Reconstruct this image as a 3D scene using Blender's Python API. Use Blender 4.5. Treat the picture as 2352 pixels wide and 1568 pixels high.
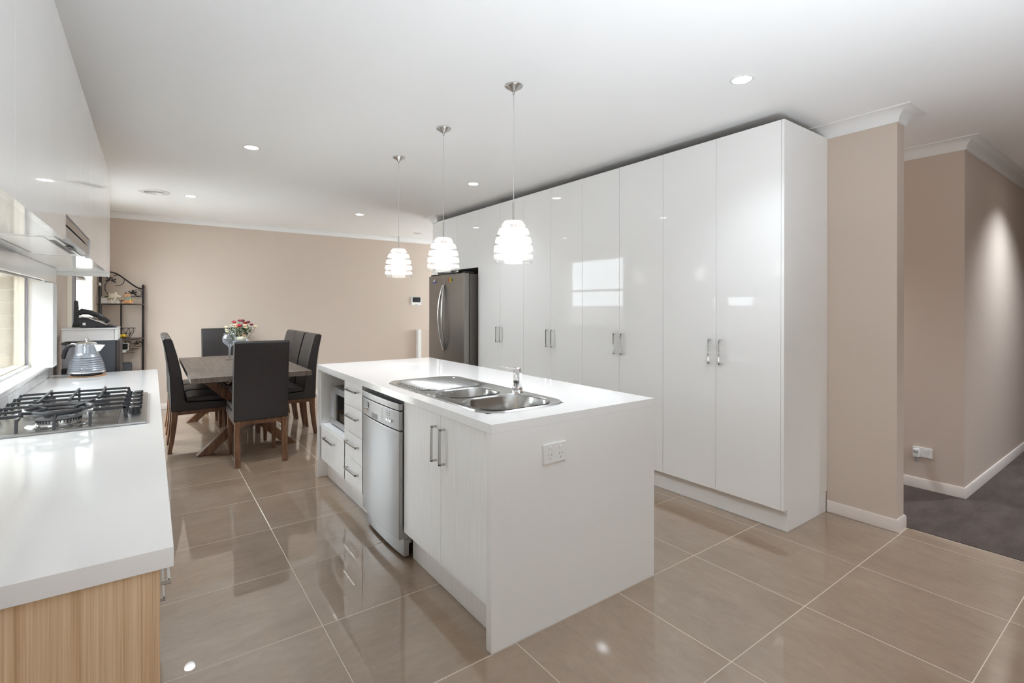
import bpy, bmesh, math, random
from mathutils import Vector, Matrix
random.seed(7)
for o in list(bpy.data.objects): bpy.data.objects.remove(o)
sc = bpy.context.scene
COL = sc.collection
PI = math.pi
# ------------------------------------------------------------------ camera
F_PX, YAW, CAM_Z = 1140.4, 0.6277, 1.3597
cam = bpy.data.cameras.new('camera'); camo = bpy.data.objects.new('camera', cam); COL.objects.link(camo)
cam.sensor_width = 36; cam.lens = F_PX / 2352 * 36; cam.shift_y = -(784 - 705.92) / 2352
cam.clip_start = 0.02
_f = Vector((math.sin(YAW), math.cos(YAW), 0)); _r = Vector((math.cos(YAW), -math.sin(YAW), 0)); _u = Vector((0, 0, 1))
_q = 0.0015
_r2 = _r * math.cos(_q) + _u * math.sin(_q); _u2 = _u * math.cos(_q) - _r * math.sin(_q)
M = Matrix(((_r2.x, _u2.x, -_f.x, 0), (_r2.y, _u2.y, -_f.y, 0), (_r2.z, _u2.z, -_f.z, CAM_Z), (0, 0, 0, 1)))
camo.matrix_world = M
sc.camera = camo
# ------------------------------------------------------------------ exposure, world
vs = sc.view_settings
vs.view_transform = 'Standard'; vs.look = 'None'; vs.gamma = 1; vs.use_curve_mapping = False; vs.exposure = 1.76
sc.cycles.max_bounces = 14; sc.cycles.diffuse_bounces = 8; sc.cycles.glossy_bounces = 6
sc.cycles.transparent_max_bounces = 24; sc.cycles.sample_clamp_indirect = 6.0
sc.cycles.caustics_reflective = False; sc.cycles.caustics_refractive = False
w = bpy.data.worlds.new('sky'); sc.world = w; w.use_nodes = True
bg = w.node_tree.nodes['Background']; bg.inputs[0].default_value = (0.86, 0.93, 1.0, 1); bg.inputs[1].default_value = 5.2

def light(name, kind, loc, power, size=0.1, size_y=None, color=(1, 1, 1), rot=(0, 0, 0), spread=None, portal=False, spot=None, blend=.6):
    l = bpy.data.lights.new(name, kind); l.energy = power; l.color = color
    if kind == 'AREA':
        l.shape = 'RECTANGLE' if size_y else 'DISK'; l.size = size
        if size_y: l.size_y = size_y
        if spread: l.spread = spread
        if portal: l.cycles.is_portal = True
    if kind == 'SPOT': l.spot_size = spot; l.spot_blend = blend; l.shadow_soft_size = size
    if kind == 'POINT': l.shadow_soft_size = size
    o = bpy.data.objects.new(name, l); COL.objects.link(o); o.location = loc; o.rotation_euler = rot
    return o
CEIL = 2.565
# added unseen fill lamp near the camera, aimed up to brighten the ceiling
light('bounce_fill', 'AREA', (.9, -.5, .12), 17, 1.3, 1.1, color=(.82, .91, 1), rot=(PI - math.radians(15), 0, math.radians(-25)), spread=math.radians(112))
DOWN = [(2.519, 1.409), (.608, 4.186), (.341, 6.417), (2.533, 4.136), (2.181, 6.375), (0.6, 1.6), (2.5, -1.2), (.5, -1.2), (5.75, .42)]

# ------------------------------------------------------------------ materials
def mat(name, base=(.8, .8, .8), rough=.5, metal=0, spec=.5, coat=0, emit=None, es=0, alpha=None, trans=0, ior=1.45):
    m = bpy.data.materials.new(name); m.use_nodes = True
    b = m.node_tree.nodes['Principled BSDF']
    b.inputs['Base Color'].default_value = (*base, 1); b.inputs['Roughness'].default_value = rough
    b.inputs['Metallic'].default_value = metal; b.inputs['Specular IOR Level'].default_value = spec
    b.inputs['Coat Weight'].default_value = coat; b.inputs['IOR'].default_value = ior
    b.inputs['Transmission Weight'].default_value = trans
    if emit: b.inputs['Emission Color'].default_value = (*emit, 1); b.inputs['Emission Strength'].default_value = es
    return m
def N(m, t, **k):
    n = m.node_tree.nodes.new(t)
    for a, v in k.items(): setattr(n, a, v)
    return n
def L(m, a, b): m.node_tree.links.new(a, b)
def B(m): return m.node_tree.nodes['Principled BSDF']
def coords(m, scale=(1, 1, 1), rnd=False, src='Object', rot=(0, 0, 0)):
    tc = N(m, 'ShaderNodeTexCoord'); mp = N(m, 'ShaderNodeMapping')
    mp.inputs['Scale'].default_value = scale; mp.inputs['Rotation'].default_value = rot
    L(m, tc.outputs[src], mp.inputs['Vector'])
    if rnd:
        oi = N(m, 'ShaderNodeObjectInfo'); ml = N(m, 'ShaderNodeMath', operation='MULTIPLY'); ml.inputs[1].default_value = 57.0
        L(m, oi.outputs['Random'], ml.inputs[0])
        cb = N(m, 'ShaderNodeCombineXYZ'); L(m, ml.outputs[0], cb.inputs[0]); L(m, ml.outputs[0], cb.inputs[1])
        L(m, cb.outputs[0], mp.inputs['Location'])
    return mp.outputs[0]
def noise(m, vec, scale=5, detail=4, rough=.5, dist=0):
    n = N(m, 'ShaderNodeTexNoise'); n.inputs['Scale'].default_value = scale; n.inputs['Detail'].default_value = detail
    n.inputs['Roughness'].default_value = rough; n.inputs['Distortion'].default_value = dist
    L(m, vec, n.inputs['Vector']); return n.outputs['Fac']
def ramp(m, fac, stops):
    r = N(m, 'ShaderNodeValToRGB'); e = r.color_ramp.elements
    e[0].position, e[0].color = stops[0][0], (*stops[0][1], 1); e[1].position, e[1].color = stops[-1][0], (*stops[-1][1], 1)
    for p, c in stops[1:-1]:
        x = e.new(p); x.color = (*c, 1)
    L(m, fac, r.inputs[0]); return r.outputs[0]
def bump(m, fac, strength=.1, dist=.01):
    b = N(m, 'ShaderNodeBump'); b.inputs['Strength'].default_value = strength; b.inputs['Distance'].default_value = dist
    L(m, fac, b.inputs['Height']); L(m, b.outputs[0], B(m).inputs['Normal'])
def mixc(m, a, b, fac, mode='MIX'):
    x = N(m, 'ShaderNodeMix', data_type='RGBA', blend_type=mode)
    for s, v in ((x.inputs[6], a), (x.inputs[7], b)):
        if isinstance(v, tuple): s.default_value = (*v, 1)
        else: L(m, v, s)
    if isinstance(fac, (int, float)): x.inputs[0].default_value = fac
    else: L(m, fac, x.inputs[0])
    return x.outputs[2]

WALLP = mat('wall_paint', (.63, .535, .46), .55, spec=.25); bump(WALLP, noise(WALLP, coords(WALLP), 260, 3), .03, .002)
CEILP = mat('ceiling_paint', (.90, .90, .895), .85, spec=.1)
TRIMP = mat('trim_paint', (.83, .83, .82), .35)
SKIRT = mat('skirting_paint', (.74, .67, .62), .4)
GLOSS = mat('gloss_white_laminate', (.86, .86, .85), .03, spec=.24)
GLOSS_D = mat('gloss_white_laminate_edge', (.80, .80, .79), .1)
SHADOWGAP = mat('carcass_and_gap_shade', (.42, .41, .40), .5)  # grey for carcasses, also the painted shade in wall cabinet door gaps
STONE = mat('white_stone', (.82, .82, .81), .075, spec=.5)
_v = noise(STONE, coords(STONE), 900, 2); L(STONE, ramp(STONE, _v, [(.35, (.80, .80, .79)), (.6, (.88, .88, .87))]), B(STONE).inputs['Base Color'])
LAM = mat('linear_grain_laminate', (.78, .77, .75), .32)
_v = noise(LAM, coords(LAM, (260, 260, 4)), 1.0, 3); L(LAM, ramp(LAM, _v, [(.3, (.79, .78, .765)), (.7, (.90, .90, .89))]), B(LAM).inputs['Base Color'])
OAK = mat('oak_laminate', (.6, .45, .3), .35)
_v = noise(OAK, coords(OAK, (330, 330, 3)), 1.0, 4, .65, .3); _w = noise(OAK, coords(OAK, (75, 75, 1.2)), 1.0, 3, .5, .4)
_m = N(OAK, 'ShaderNodeMath', operation='ADD'); L(OAK, _v, _m.inputs[0]); L(OAK, _w, _m.inputs[1])
_h = N(OAK, 'ShaderNodeMath', operation='MULTIPLY'); _h.inputs[1].default_value = .5; L(OAK, _m.outputs[0], _h.inputs[0])
L(OAK, ramp(OAK, _h.outputs[0], [(.36, (.52, .34, .19)), (.5, (.71, .51, .32)), (.64, (.82, .65, .45))]), B(OAK).inputs['Base Color'])
CARPET = mat('brown_carpet', (.1, .08, .07), 1.0, spec=0)
_v = noise(CARPET, coords(CARPET), 420, 3, .7); _w = noise(CARPET, coords(CARPET, (1, 3, 1)), 3.2, 3)
L(CARPET, mixc(CARPET, ramp(CARPET, _v, [(.3, (.105, .083, .072)), (.7, (.36, .295, .26))]), ramp(CARPET, _w, [(.35, (.8, .79, .79)), (.65, (1, 1, 1))]), 1.0, 'MULTIPLY'), B(CARPET).inputs['Base Color'])
bump(CARPET, _v, 1.0, .012)
def tile_mat(name, sc_xy):
    m = mat(name, (.3, .235, .18), .5, spec=1.0, coat=1.0); B(m).inputs['Coat Roughness'].default_value = .015; B(m).inputs['Coat IOR'].default_value = 1.85
    v = noise(m, coords(m, (sc_xy[0], sc_xy[1], 1), rnd=True), 1.0, 8, .66, .5)
    f = noise(m, coords(m, (sc_xy[0] * 6, sc_xy[1] * 6, 1), rnd=True), 1.0, 6, .75, .4)
    a = ramp(m, v, [(.3, (.240, .164, .104)), (.5, (.282, .198, .132)), (.7, (.322, .234, .163))])
    c = ramp(m, f, [(.3, (.86, .84, .82)), (.62, (1.03, 1.03, 1.03))])
    L(m, mixc(m, a, c, 1.0, 'MULTIPLY'), B(m).inputs['Base Color'])
    wv = noise(m, coords(m, (1, 1, 1), rnd=True), 2.2, 1, .4); bump(m, wv, .006, .02); L(m, B(m).inputs['Normal'].links[0].from_socket, B(m).inputs['Coat Normal'])
    return m
TILE_Y = tile_mat('polished_tile_along', (5.2, 2.2)); TILE_X = tile_mat('polished_tile_across', (2.2, 5.2))
GROUT = mat('cream_grout', (.62, .54, .44), .7)
STEEL = mat('brushed_steel', (.44, .44, .44), .30, metal=1)
_v = noise(STEEL, coords(STEEL, (3, 3, 400)), 1.0, 2); bump(STEEL, _v, .03, .002)
STEEL_V = mat('fridge_steel', (.30, .285, .27), .30, metal=1)
_w = noise(STEEL_V, coords(STEEL_V, (3, 3, 300)), 1.0, 2); bump(STEEL_V, _w, .03, .002)
SINKM = mat('sink_steel', (.62, .62, .61), .2, metal=1)
_v = noise(SINKM, coords(SINKM), 6, 3); L(SINKM, ramp(SINKM, _v, [(.3, (.40, .40, .39)), (.7, (.56, .56, .55))]), B(SINKM).inputs['Base Color'])
HANDLE = mat('brushed_nickel', (.60, .59, .57), .2, metal=1)
CHROME = mat('chrome', (.85, .85, .86), .05, metal=1)
DSTEEL = mat('dark_steel', (.18, .18, .18), .3, metal=1)
LEATHER = mat('black_leather', (.018, .014, .014), .36, spec=.6)
_v = noise(LEATHER, coords(LEATHER), 240, 3, .6); bump(LEATHER, _v, .35, .004)
L(LEATHER, ramp(LEATHER, _v, [(.4, (.014, .011, .011)), (.75, (.04, .032, .03))]), B(LEATHER).inputs['Base Color'])
WALNUT = mat('walnut_wood', (.2, .1, .05), .38)
_v = noise(WALNUT, coords(WALNUT, (40, 40, 6)), 1.0, 4, .6, .5); L(WALNUT, ramp(WALNUT, _v, [(.3, (.085, .036, .018)), (.7, (.235, .118, .062))]), B(WALNUT).inputs['Base Color'])
TABLEM = mat('weathered_wood', (.2, .15, .12), .42)
_v = noise(TABLEM, coords(TABLEM, (30, 4, 4)), 1.0, 6, .65, .4); _w = noise(TABLEM, coords(TABLEM, (5, 60, 5)), 1.0, 4, .6)
L(TABLEM, mixc(TABLEM, ramp(TABLEM, _v, [(.3, (.07, .05, .04)), (.7, (.19, .145, .115))]), ramp(TABLEM, _w, [(.3, (.7, .7, .7)), (.6, (1.1, 1.1, 1.1))]), 1.0, 'MULTIPLY'), B(TABLEM).inputs['Base Color'])
bump(TABLEM, _w, .12, .003)
IRON = mat('wrought_iron', (.022, .017, .015), .4, metal=.3)
BLACK = mat('black_plastic', (.02, .02, .022), .3)
BLACKR = mat('black_plastic_matt', (.035, .035, .04), .6)
CASTI = mat('cast_iron', (.05, .052, .058), .42, spec=.6)
BGLASS = mat('black_glass', (.012, .012, .013), .04)
WPLAS = mat('white_plastic', (.84, .84, .83), .25)
WBOX = mat('white_melamine', (.74, .72, .71), .3)
CHAR = mat('charcoal_enamel', (.085, .09, .105), .35)
GREYP = mat('grey_plastic', (.4, .41, .43), .3)
KETM = mat('silver_enamel', (.40, .43, .48), .22, metal=.6, coat=.4)
CREAM = mat('cream_wax', (.82, .78, .56), .5)
CREAMF = mat('cream_frame', (.80, .74, .62), .4)
REVEAL = mat('reveal_paint', (.80, .77, .72), .4)
PORC = mat('white_porcelain', (.9, .88, .86), .4)
CORK = mat('cork', (.5, .3, .17), .8)
BRICKM = mat('buff_brick', (.55, .47, .34), .85)
_v = noise(BRICKM, coords(BRICKM, rnd=True), 9, 4); L(BRICKM, ramp(BRICKM, _v, [(.3, (.36, .30, .21)), (.7, (.52, .45, .33))]), B(BRICKM).inputs['Base Color'])
MORTAR = mat('mortar', (.62, .58, .48), .9)
PAVE = mat('concrete_paving', (.68, .67, .65), .9)
RENDERW = mat('pale_render', (.36, .34, .33), .9)
ALU = mat('grey_aluminium', (.26, .26, .30), .35, metal=.3)
BROWN = mat('brown_aluminium', (.14, .10, .085), .5)
RED = mat('red_petal', (.42, .008, .02), .55); DRED = mat('dark_red_petal', (.17, .008, .02), .55)
PEACH = mat('peach_petal', (.85, .5, .28), .6); YELP = mat('pale_yellow_petal', (.85, .74, .42), .6)
GREEN = mat('leaf_green', (.06, .12, .03), .5); DGREEN = mat('dark_leaf_green', (.03, .06, .015), .5); WPET = mat('white_petal', (.8, .8, .76), .6)
CREPE = mat('cream_fabric_petal', (.85, .79, .62), .8)
FUR = mat('tan_plush', (.6, .33, .18), .9); BLUE = mat('blue_knit', (.08, .33, .55), .8); YEL = mat('yellow_knit', (.85, .6, .05), .8)
BANANA = mat('yellow_fruit', (.85, .55, .03), .5)
LIT = mat('lit_glass', (1, 1, 1), .4, emit=(1, .97, .93), es=2.2)
LITD = mat('lit_diffuser', (1, 1, 1), .4, emit=(1, .98, .95), es=9)
def glass_mat(name, tint=(1, 1, 1), gloss=.12, body=None, bf=0.0):
    m = bpy.data.materials.new(name); m.use_nodes = True; nt = m.node_tree; nt.nodes.clear()
    out = nt.nodes.new('ShaderNodeOutputMaterial'); t = nt.nodes.new('ShaderNodeBsdfTransparent'); t.inputs[0].default_value = (*tint, 1)
    g = nt.nodes.new('ShaderNodeBsdfGlossy'); g.inputs['Roughness'].default_value = .02
    lw = nt.nodes.new('ShaderNodeFresnel'); geo = nt.nodes.new('ShaderNodeNewGeometry'); io = nt.nodes.new('ShaderNodeMapRange'); io.inputs[3].default_value = 1.45; io.inputs[4].default_value = 1 / 1.45
    nt.links.new(geo.outputs['Backfacing'], io.inputs[0]); nt.links.new(io.outputs[0], lw.inputs[0])
    ad = nt.nodes.new('ShaderNodeMath'); ad.operation = 'MULTIPLY_ADD'; ad.inputs[1].default_value = 1.0; ad.inputs[2].default_value = gloss * .3
    nt.links.new(lw.outputs[0], ad.inputs[0])
    mx = nt.nodes.new('ShaderNodeMixShader'); nt.links.new(ad.outputs[0], mx.inputs[0]); nt.links.new(t.outputs[0], mx.inputs[1]); nt.links.new(g.outputs[0], mx.inputs[2])
    res = mx.outputs[0]
    if body:
        d = nt.nodes.new('ShaderNodeBsdfDiffuse'); d.inputs[0].default_value = (*body, 1)
        tl = nt.nodes.new('ShaderNodeBsdfTranslucent'); tl.inputs[0].default_value = (*body, 1)
        a = nt.nodes.new('ShaderNodeAddShader'); nt.links.new(d.outputs[0], a.inputs[0]); nt.links.new(tl.outputs[0], a.inputs[1])
        m2 = nt.nodes.new('ShaderNodeMixShader'); m2.inputs[0].default_value = bf
        nt.links.new(res, m2.inputs[1]); nt.links.new(a.outputs[0], m2.inputs[2]); res = m2.outputs[0]
    nt.links.new(res, out.inputs[0]); return m
GLASS = glass_mat('clear_glass'); PANE = glass_mat('window_glass', (.97, .98, .97), .05)
SMOKE = glass_mat('smoky_plastic', (.55, .56, .6), .2, (.42, .43, .47), .45)
FROST = glass_mat('frosted_glass', (1, 1, 1), .1, (.40, .40, .40), .72)
CRYSTAL = glass_mat('cut_crystal', (.72, .74, .77), .7, (.55, .56, .6), .16)

# ------------------------------------------------------------------ mesh helpers
class MB:
    def __init__(s): s.v = []; s.f = []; s.sm = []
    def add(s, vs, fs, smooth=False):
        k = len(s.v); s.v += [tuple(p) for p in vs]; s.f += [tuple(i + k for i in f) for f in fs]; s.sm += [smooth] * len(fs); return s
    def box(s, x0, x1, y0, y1, z0, z1):
        x0, x1 = sorted((x0, x1)); y0, y1 = sorted((y0, y1)); z0, z1 = sorted((z0, z1))
        return s.add([(x0, y0, z0), (x1, y0, z0), (x1, y1, z0), (x0, y1, z0), (x0, y0, z1), (x1, y0, z1), (x1, y1, z1), (x0, y1, z1)],
                     [(0, 3, 2, 1), (4, 5, 6, 7), (0, 1, 5, 4), (1, 2, 6, 5), (2, 3, 7, 6), (3, 0, 4, 7)])
    def prism(s, poly, axis, a, b, smooth=False):
        # poly: list of 2-D points; axis 'x': (y,z) 'y': (x,z) 'z': (x,y)
        def P(p, t): return {'x': (t, p[0], p[1]), 'y': (p[0], t, p[1]), 'z': (p[0], p[1], t)}[axis]
        n = len(poly); vs = [P(p, a) for p in poly] + [P(p, b) for p in poly]
        fs = [tuple(range(n))[::-1], tuple(range(n, 2 * n))] + [(i, (i + 1) % n, (i + 1) % n + n, i + n) for i in range(n)]
        k = len(s.v); s.add(vs, fs)
        if smooth: s.sm[-n:] = [True] * n
        return s
    def tube(s, path, r, seg=8, caps=True, closed=False, flat=1.0):
        pts = [Vector(p) for p in path]; n = len(pts)
        rr = r if isinstance(r, (list, tuple)) else [r] * n
        vs = []; prev = None
        for i, p in enumerate(pts):
            if closed: t = (pts[(i + 1) % n] - pts[i - 1])
            else: t = (pts[min(i + 1, n - 1)] - pts[max(i - 1, 0)])
            t.normalize()
            if prev is None:
                a = Vector((0, 0, 1)) if abs(t.z) < .9 else Vector((1, 0, 0))
                u = t.cross(a).normalized()
            else:
                u = (prev - t * prev.dot(t)).normalized()
            prev = u; v = t.cross(u)
            for k in range(seg):
                an = 2 * PI * k / seg; vs.append(p + (u * math.cos(an) + v * math.sin(an) * flat) * rr[i])
        fs = []
        m = n if closed else n - 1
        for i in range(m):
            j = (i + 1) % n
            for k in range(seg): fs.append((i * seg + k, i * seg + (k + 1) % seg, j * seg + (k + 1) % seg, j * seg + k))
        s.add(vs, fs, True)
        if caps and not closed:
            s.add(vs[:seg], [tuple(range(seg))[::-1]]); s.add(vs[-seg:], [tuple(range(seg))])
        return s
    def bar(s, p0, p1, wd, ht, up=(0, 0, 1)):
        p0, p1 = Vector(p0), Vector(p1); t = (p1 - p0).normalized(); u = t.cross(Vector(up)).normalized() * wd / 2; v = u.cross(t).normalized() * ht / 2
        vs = [p + a * u + b * v for p in (p0, p1) for a, b in ((-1, -1), (1, -1), (1, 1), (-1, 1))]
        return s.add(vs, [(0, 3, 2, 1), (4, 5, 6, 7), (0, 1, 5, 4), (1, 2, 6, 5), (2, 3, 7, 6), (3, 0, 4, 7)])
    def lathe(s, prof, c=(0, 0, 0), seg=32, caps=False):
        n = len(prof); vs = []
        for r, z in prof:
            for k in range(seg):
                a = 2 * PI * k / seg; vs.append((c[0] + r * math.cos(a), c[1] + r * math.sin(a), c[2] + z))
        fs = []
        for i in range(n - 1):
            for k in range(seg): fs.append((i * seg + k, i * seg + (k + 1) % seg, (i + 1) * seg + (k + 1) % seg, (i + 1) * seg + k))
        s.add(vs, fs, True)
        if caps:
            s.add(vs[:seg], [tuple(range(seg))[::-1]]); s.add(vs[-seg:], [tuple(range(seg))])
        return s
    def cyl(s, p0, p1, r, seg=16): return s.tube([p0, p1], r, seg)
    def ball(s, c, r, seg=12, rings=8, sq=(1, 1, 1)):
        vs = []; fs = []
        for i in range(rings + 1):
            th = PI * i / rings
            for k in range(seg):
                a = 2 * PI * k / seg
                vs.append((c[0] + r * sq[0] * math.sin(th) * math.cos(a), c[1] + r * sq[1] * math.sin(th) * math.sin(a), c[2] - r * sq[2] * math.cos(th)))
        for i in range(rings):
            for k in range(seg): fs.append((i * seg + k, i * seg + (k + 1) % seg, (i + 1) * seg + (k + 1) % seg, (i + 1) * seg + k))
        return s.add(vs, fs, True)
    def rot(s, angle, about=(0, 0, 0), axis='Z'):
        R = Matrix.Rotation(angle, 3, axis); c = Vector(about); s.v = [tuple(R @ (Vector(p) - c) + c) for p in s.v]; return s
    def build(s, name, m, parent=None, bevel=0, seg=2, smooth=None):
        org = Vector((0, 0, 0)); q = parent
        while q is not None: org += q.location; q = q.parent
        me = bpy.data.meshes.new(name); me.from_pydata([tuple(Vector(p) - org) for p in s.v], [], s.f)
        bm = bmesh.new(); bm.from_mesh(me); bmesh.ops.remove_doubles(bm, verts=bm.verts, dist=1e-6); bmesh.ops.recalc_face_normals(bm, faces=bm.faces)
        fl = s.sm
        bm.to_mesh(me); bm.free()
        if any(fl) or bevel:
            me.polygons.foreach_set('use_smooth', [True] * len(me.polygons))
        me.materials.append(m)
        if any(fl) or bevel:
            try: me.set_sharp_from_angle(angle=math.radians(38))
            except Exception: pass
        o = bpy.data.objects.new(name, me); COL.objects.link(o)
        if parent is not None: o.parent = parent
        if bevel:
            b = o.modifiers.new('edge', 'BEVEL'); b.width = bevel; b.segments = seg; b.limit_method = 'ANGLE'; b.angle_limit = math.radians(40)
            b.harden_normals = True
        return o
def thing(name, label, cat, loc=(0, 0, 0), group=None):
    o = bpy.data.objects.new(name, None); COL.objects.link(o); o.location = loc; o.empty_display_size = .1
    o['label'] = label; o['category'] = cat
    if group: o['group'] = group
    return o
def tag(o, label=None, cat=None, group=None, kind=None):
    if label: o['label'] = label
    if cat: o['category'] = cat
    if group: o['group'] = group
    if kind: o['kind'] = kind
    return o
def struct(o, label, cat='structure'):
    o['kind'] = 'structure'; o['label'] = label; o['category'] = cat; return o
def copy_tree(o, parent=None):
    c = o.copy(); COL.objects.link(c); c.parent = parent
    for ch in o.children: copy_tree(ch, c)
    return c
def text_mesh(name, txt, size, depth, m, parent, matrix, spacing=1.0):
    cu = bpy.data.curves.new(name, 'FONT'); cu.body = txt; cu.size = size; cu.extrude = depth; cu.space_character = spacing
    cu.resolution_u = 3
    to = bpy.data.objects.new(name, cu); COL.objects.link(to)
    dg = bpy.context.evaluated_depsgraph_get(); me = bpy.data.meshes.new_from_object(to.evaluated_get(dg))
    bpy.data.objects.remove(to)
    org = Vector((0, 0, 0)); q = parent
    while q is not None: org += q.location; q = q.parent
    me.transform(Matrix.Translation(-org) @ matrix); me.materials.append(m)
    o = bpy.data.objects.new(name, me); COL.objects.link(o); o.parent = parent
    return o
def axes(loc, x, y):   # matrix with text x axis -> x, y axis -> y
    x = Vector(x).normalized(); y = Vector(y).normalized(); z = x.cross(y)
    return Matrix(((x.x, y.x, z.x, loc[0]), (x.y, y.y, z.y, loc[1]), (x.z, y.z, z.z, loc[2]), (0, 0, 0, 1)))
def rrect(x0, x1, y0, y1, r, n=6):
    pts = []
    for cx, cy, a0 in ((x1 - r, y1 - r, 0), (x0 + r, y1 - r, PI/2), (x0 + r, y0 + r, PI), (x1 - r, y0 + r, 1.5 * PI)):
        for i in range(n + 1):
            a = a0 + PI / 2 * i / n; pts.append((cx + r * math.cos(a), cy + r * math.sin(a)))
    return pts

# ================================================================== SETTING
XL, YF, YB = -.55, 8.07, -3.2        # left wall face, far wall face, back wall face
XN = 3.665                            # wall behind the tall cabinets
HX0, HY0 = 4.69, .97                  # hall corner
# --- floor: bedding + single tiles
fl = struct(MB().box(XL - .1, 3.79, YB - .1, 1.05, -.12, -.0007).box(XL - .1, 6.2, 1.05, YF + .1, -.12, -.0007).build('floor', GROUT), 'polished beige tiled floor with cream grout joints', 'floor')
SX, SY, GX, GY = .6066, .5718, 3.0195, 1.048
g = .0019
tile_cache = {}
def tile(x0, x1, y0, y1, m):
    wd, dp = round(x1 - x0, 4), round(y1 - y0, 4); key = (wd, dp, m.name)
    if key not in tile_cache:
        a, b = wd / 2, dp / 2; e = .0006; t = 0.0; z0 = -.002
        vs = [(-a, -b, z0), (a, -b, z0), (a, b, z0), (-a, b, z0), (-a, -b, t - e), (a, -b, t - e), (a, b, t - e), (-a, b, t - e),
              (-a + e, -b + e, t), (a - e, -b + e, t), (a - e, b - e, t), (-a + e, b - e, t)]
        fs = [(0, 3, 2, 1), (8, 9, 10, 11)] + [(i, (i + 1) % 4, (i + 1) % 4 + 4, i + 4) for i in range(4)] + [(i + 4, (i + 1) % 4 + 4, (i + 1) % 4 + 8, i + 8) for i in range(4)]
        me = bpy.data.meshes.new('tile'); me.from_pydata(vs, [], fs); me.materials.append(m); tile_cache[key] = me
    o = bpy.data.objects.new('tile', tile_cache[key]); COL.objects.link(o); o.parent = fl
    o.location = ((x0 + x1) / 2, (y0 + y1) / 2, 0)
    o.rotation_euler = (random.uniform(-.0009, .0009), random.uniform(-.0009, .0009), 0)
for i in range(-6, 6):
    for j in range(-8, 13):
        x0, x1 = GX + i * SX, GX + (i + 1) * SX; y0, y1 = GY + j * SY, GY + (j + 1) * SY
        x0, x1 = max(x0, XL), x1; y0, y1 = max(y0, YB), min(y1, YF)
        if y0 < 1.04: x1 = min(x1, 3.785)
        elif y0 < 6.0: x1 = min(x1, 3.66)
        else: x1 = min(x1, 6.2)
        if x1 - x0 < .03 or y1 - y0 < .03: continue
        tile(x0 + g, x1 - g, y0 + g, y1 - g, TILE_X if x1 < 1.3 else TILE_Y)
crp = struct(MB().box(3.79, 9.5, -1.9, 1.05, -.12, .004).box(3.79, HX0 + .02, 1.05, 3.4, -.12, .004).build('floor_hall', CARPET), 'dark brown carpet of the hallway', 'carpet')
# --- ceiling
struct(MB().box(XL - .2, 9.5, YB - .2, YF + .2, CEIL, CEIL + .12).build('ceiling', CEILP), 'flat white ceiling', 'ceiling')
# --- walls
WY0, WY1, WZ0, WZ1 = 1.9, 4.32, .975, 1.575     # kitchen window
VY0, VY1, VZ0, VZ1 = 5.3, 7.46, .02, 2.3         # dining sliding window
PY0, PY1, PZ1 = -2.9, -2.1, 2.1                   # added glazed opening behind the camera, lets in daylight
def wall_with_holes(name, plane, a0, a1, z0, z1, t0, t1, holes, m, label):
    mb = MB(); cur = a0
    def bx(u0, u1, q0, q1):
        if u1 - u0 < 1e-4 or q1 - q0 < 1e-4: return
        if plane == 'x': mb.box(t0, t1, u0, u1, q0, q1)
        else: mb.box(u0, u1, t0, t1, q0, q1)
    for h0, h1, hz0, hz1 in sorted(holes):
        bx(cur, h0, z0, z1); bx(h0, h1, z0, hz0); bx(h0, h1, hz1, z1); cur = h1
    bx(cur, a1, z0, z1)
    return struct(mb.build(name, m), label, 'wall')
wall_with_holes('wall_left', 'x', YB - .2, YF + .2, 0, CEIL, XL - .2, XL, [(PY0, PY1, .0, PZ1), (WY0, WY1 + .11, WZ0, WZ1), (VY0, VY1, VZ0, VZ1)], WALLP, 'beige painted left wall with the kitchen window')
struct(MB().box(XL, 6.3, YF, YF + .15, 0, CEIL).build('wall_far', WALLP), 'pinkish beige painted far wall of the dining area', 'wall')
wall_with_holes('wall_far_right', 'x', 6.07, YF, 0, CEIL, 6.2, 6.35, [(6.4, 7.8, .6, 2.0)], WALLP, 'beige wall closing the dining area on the right')
wall_with_holes('wall_back', 'y', XL, 4.0, 0, CEIL, YB - .15, YB, [(.6, 2.4, 1.75, 2.1)], WALLP, 'beige back wall with an added light opening')
struct(MB().box(XN, 3.785, 1.068, 5.93, 0, CEIL).build('wall_right', WALLP), 'pinkish beige wall end beside the tall cabinets', 'wall')
struct(MB().box(3.078, 6.2, 5.93, 6.07, 0, CEIL).build('wall_middle', TRIMP), 'white painted wall end beside the fridge', 'wall')
struct(MB().box(HX0, HX0 + .12, HY0, 3.4, 0, CEIL).box(HX0 + .12, 9.5, HY0, HY0 + .12, 0, CEIL).build('wall_hall', WALLP), 'beige hallway wall corner', 'wall')
struct(MB().box(3.785, HX0, 3.3, 3.4, 0, CEIL).build('wall_hall_end', WALLP), 'beige wall closing the hall recess', 'wall')
struct(MB().box(3.95, 9.5, -2.0, -1.9, 0, CEIL).box(3.85, 4.0, YB, -1.9, 0, CEIL).build('wall_hall_near', WALLP), 'beige hallway wall on the near side', 'wall')
struct(MB().box(9.4, 9.5, -1.9, HY0, 0, CEIL).build('wall_hall_far', WALLP), 'beige end wall of the hallway', 'wall')
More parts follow.
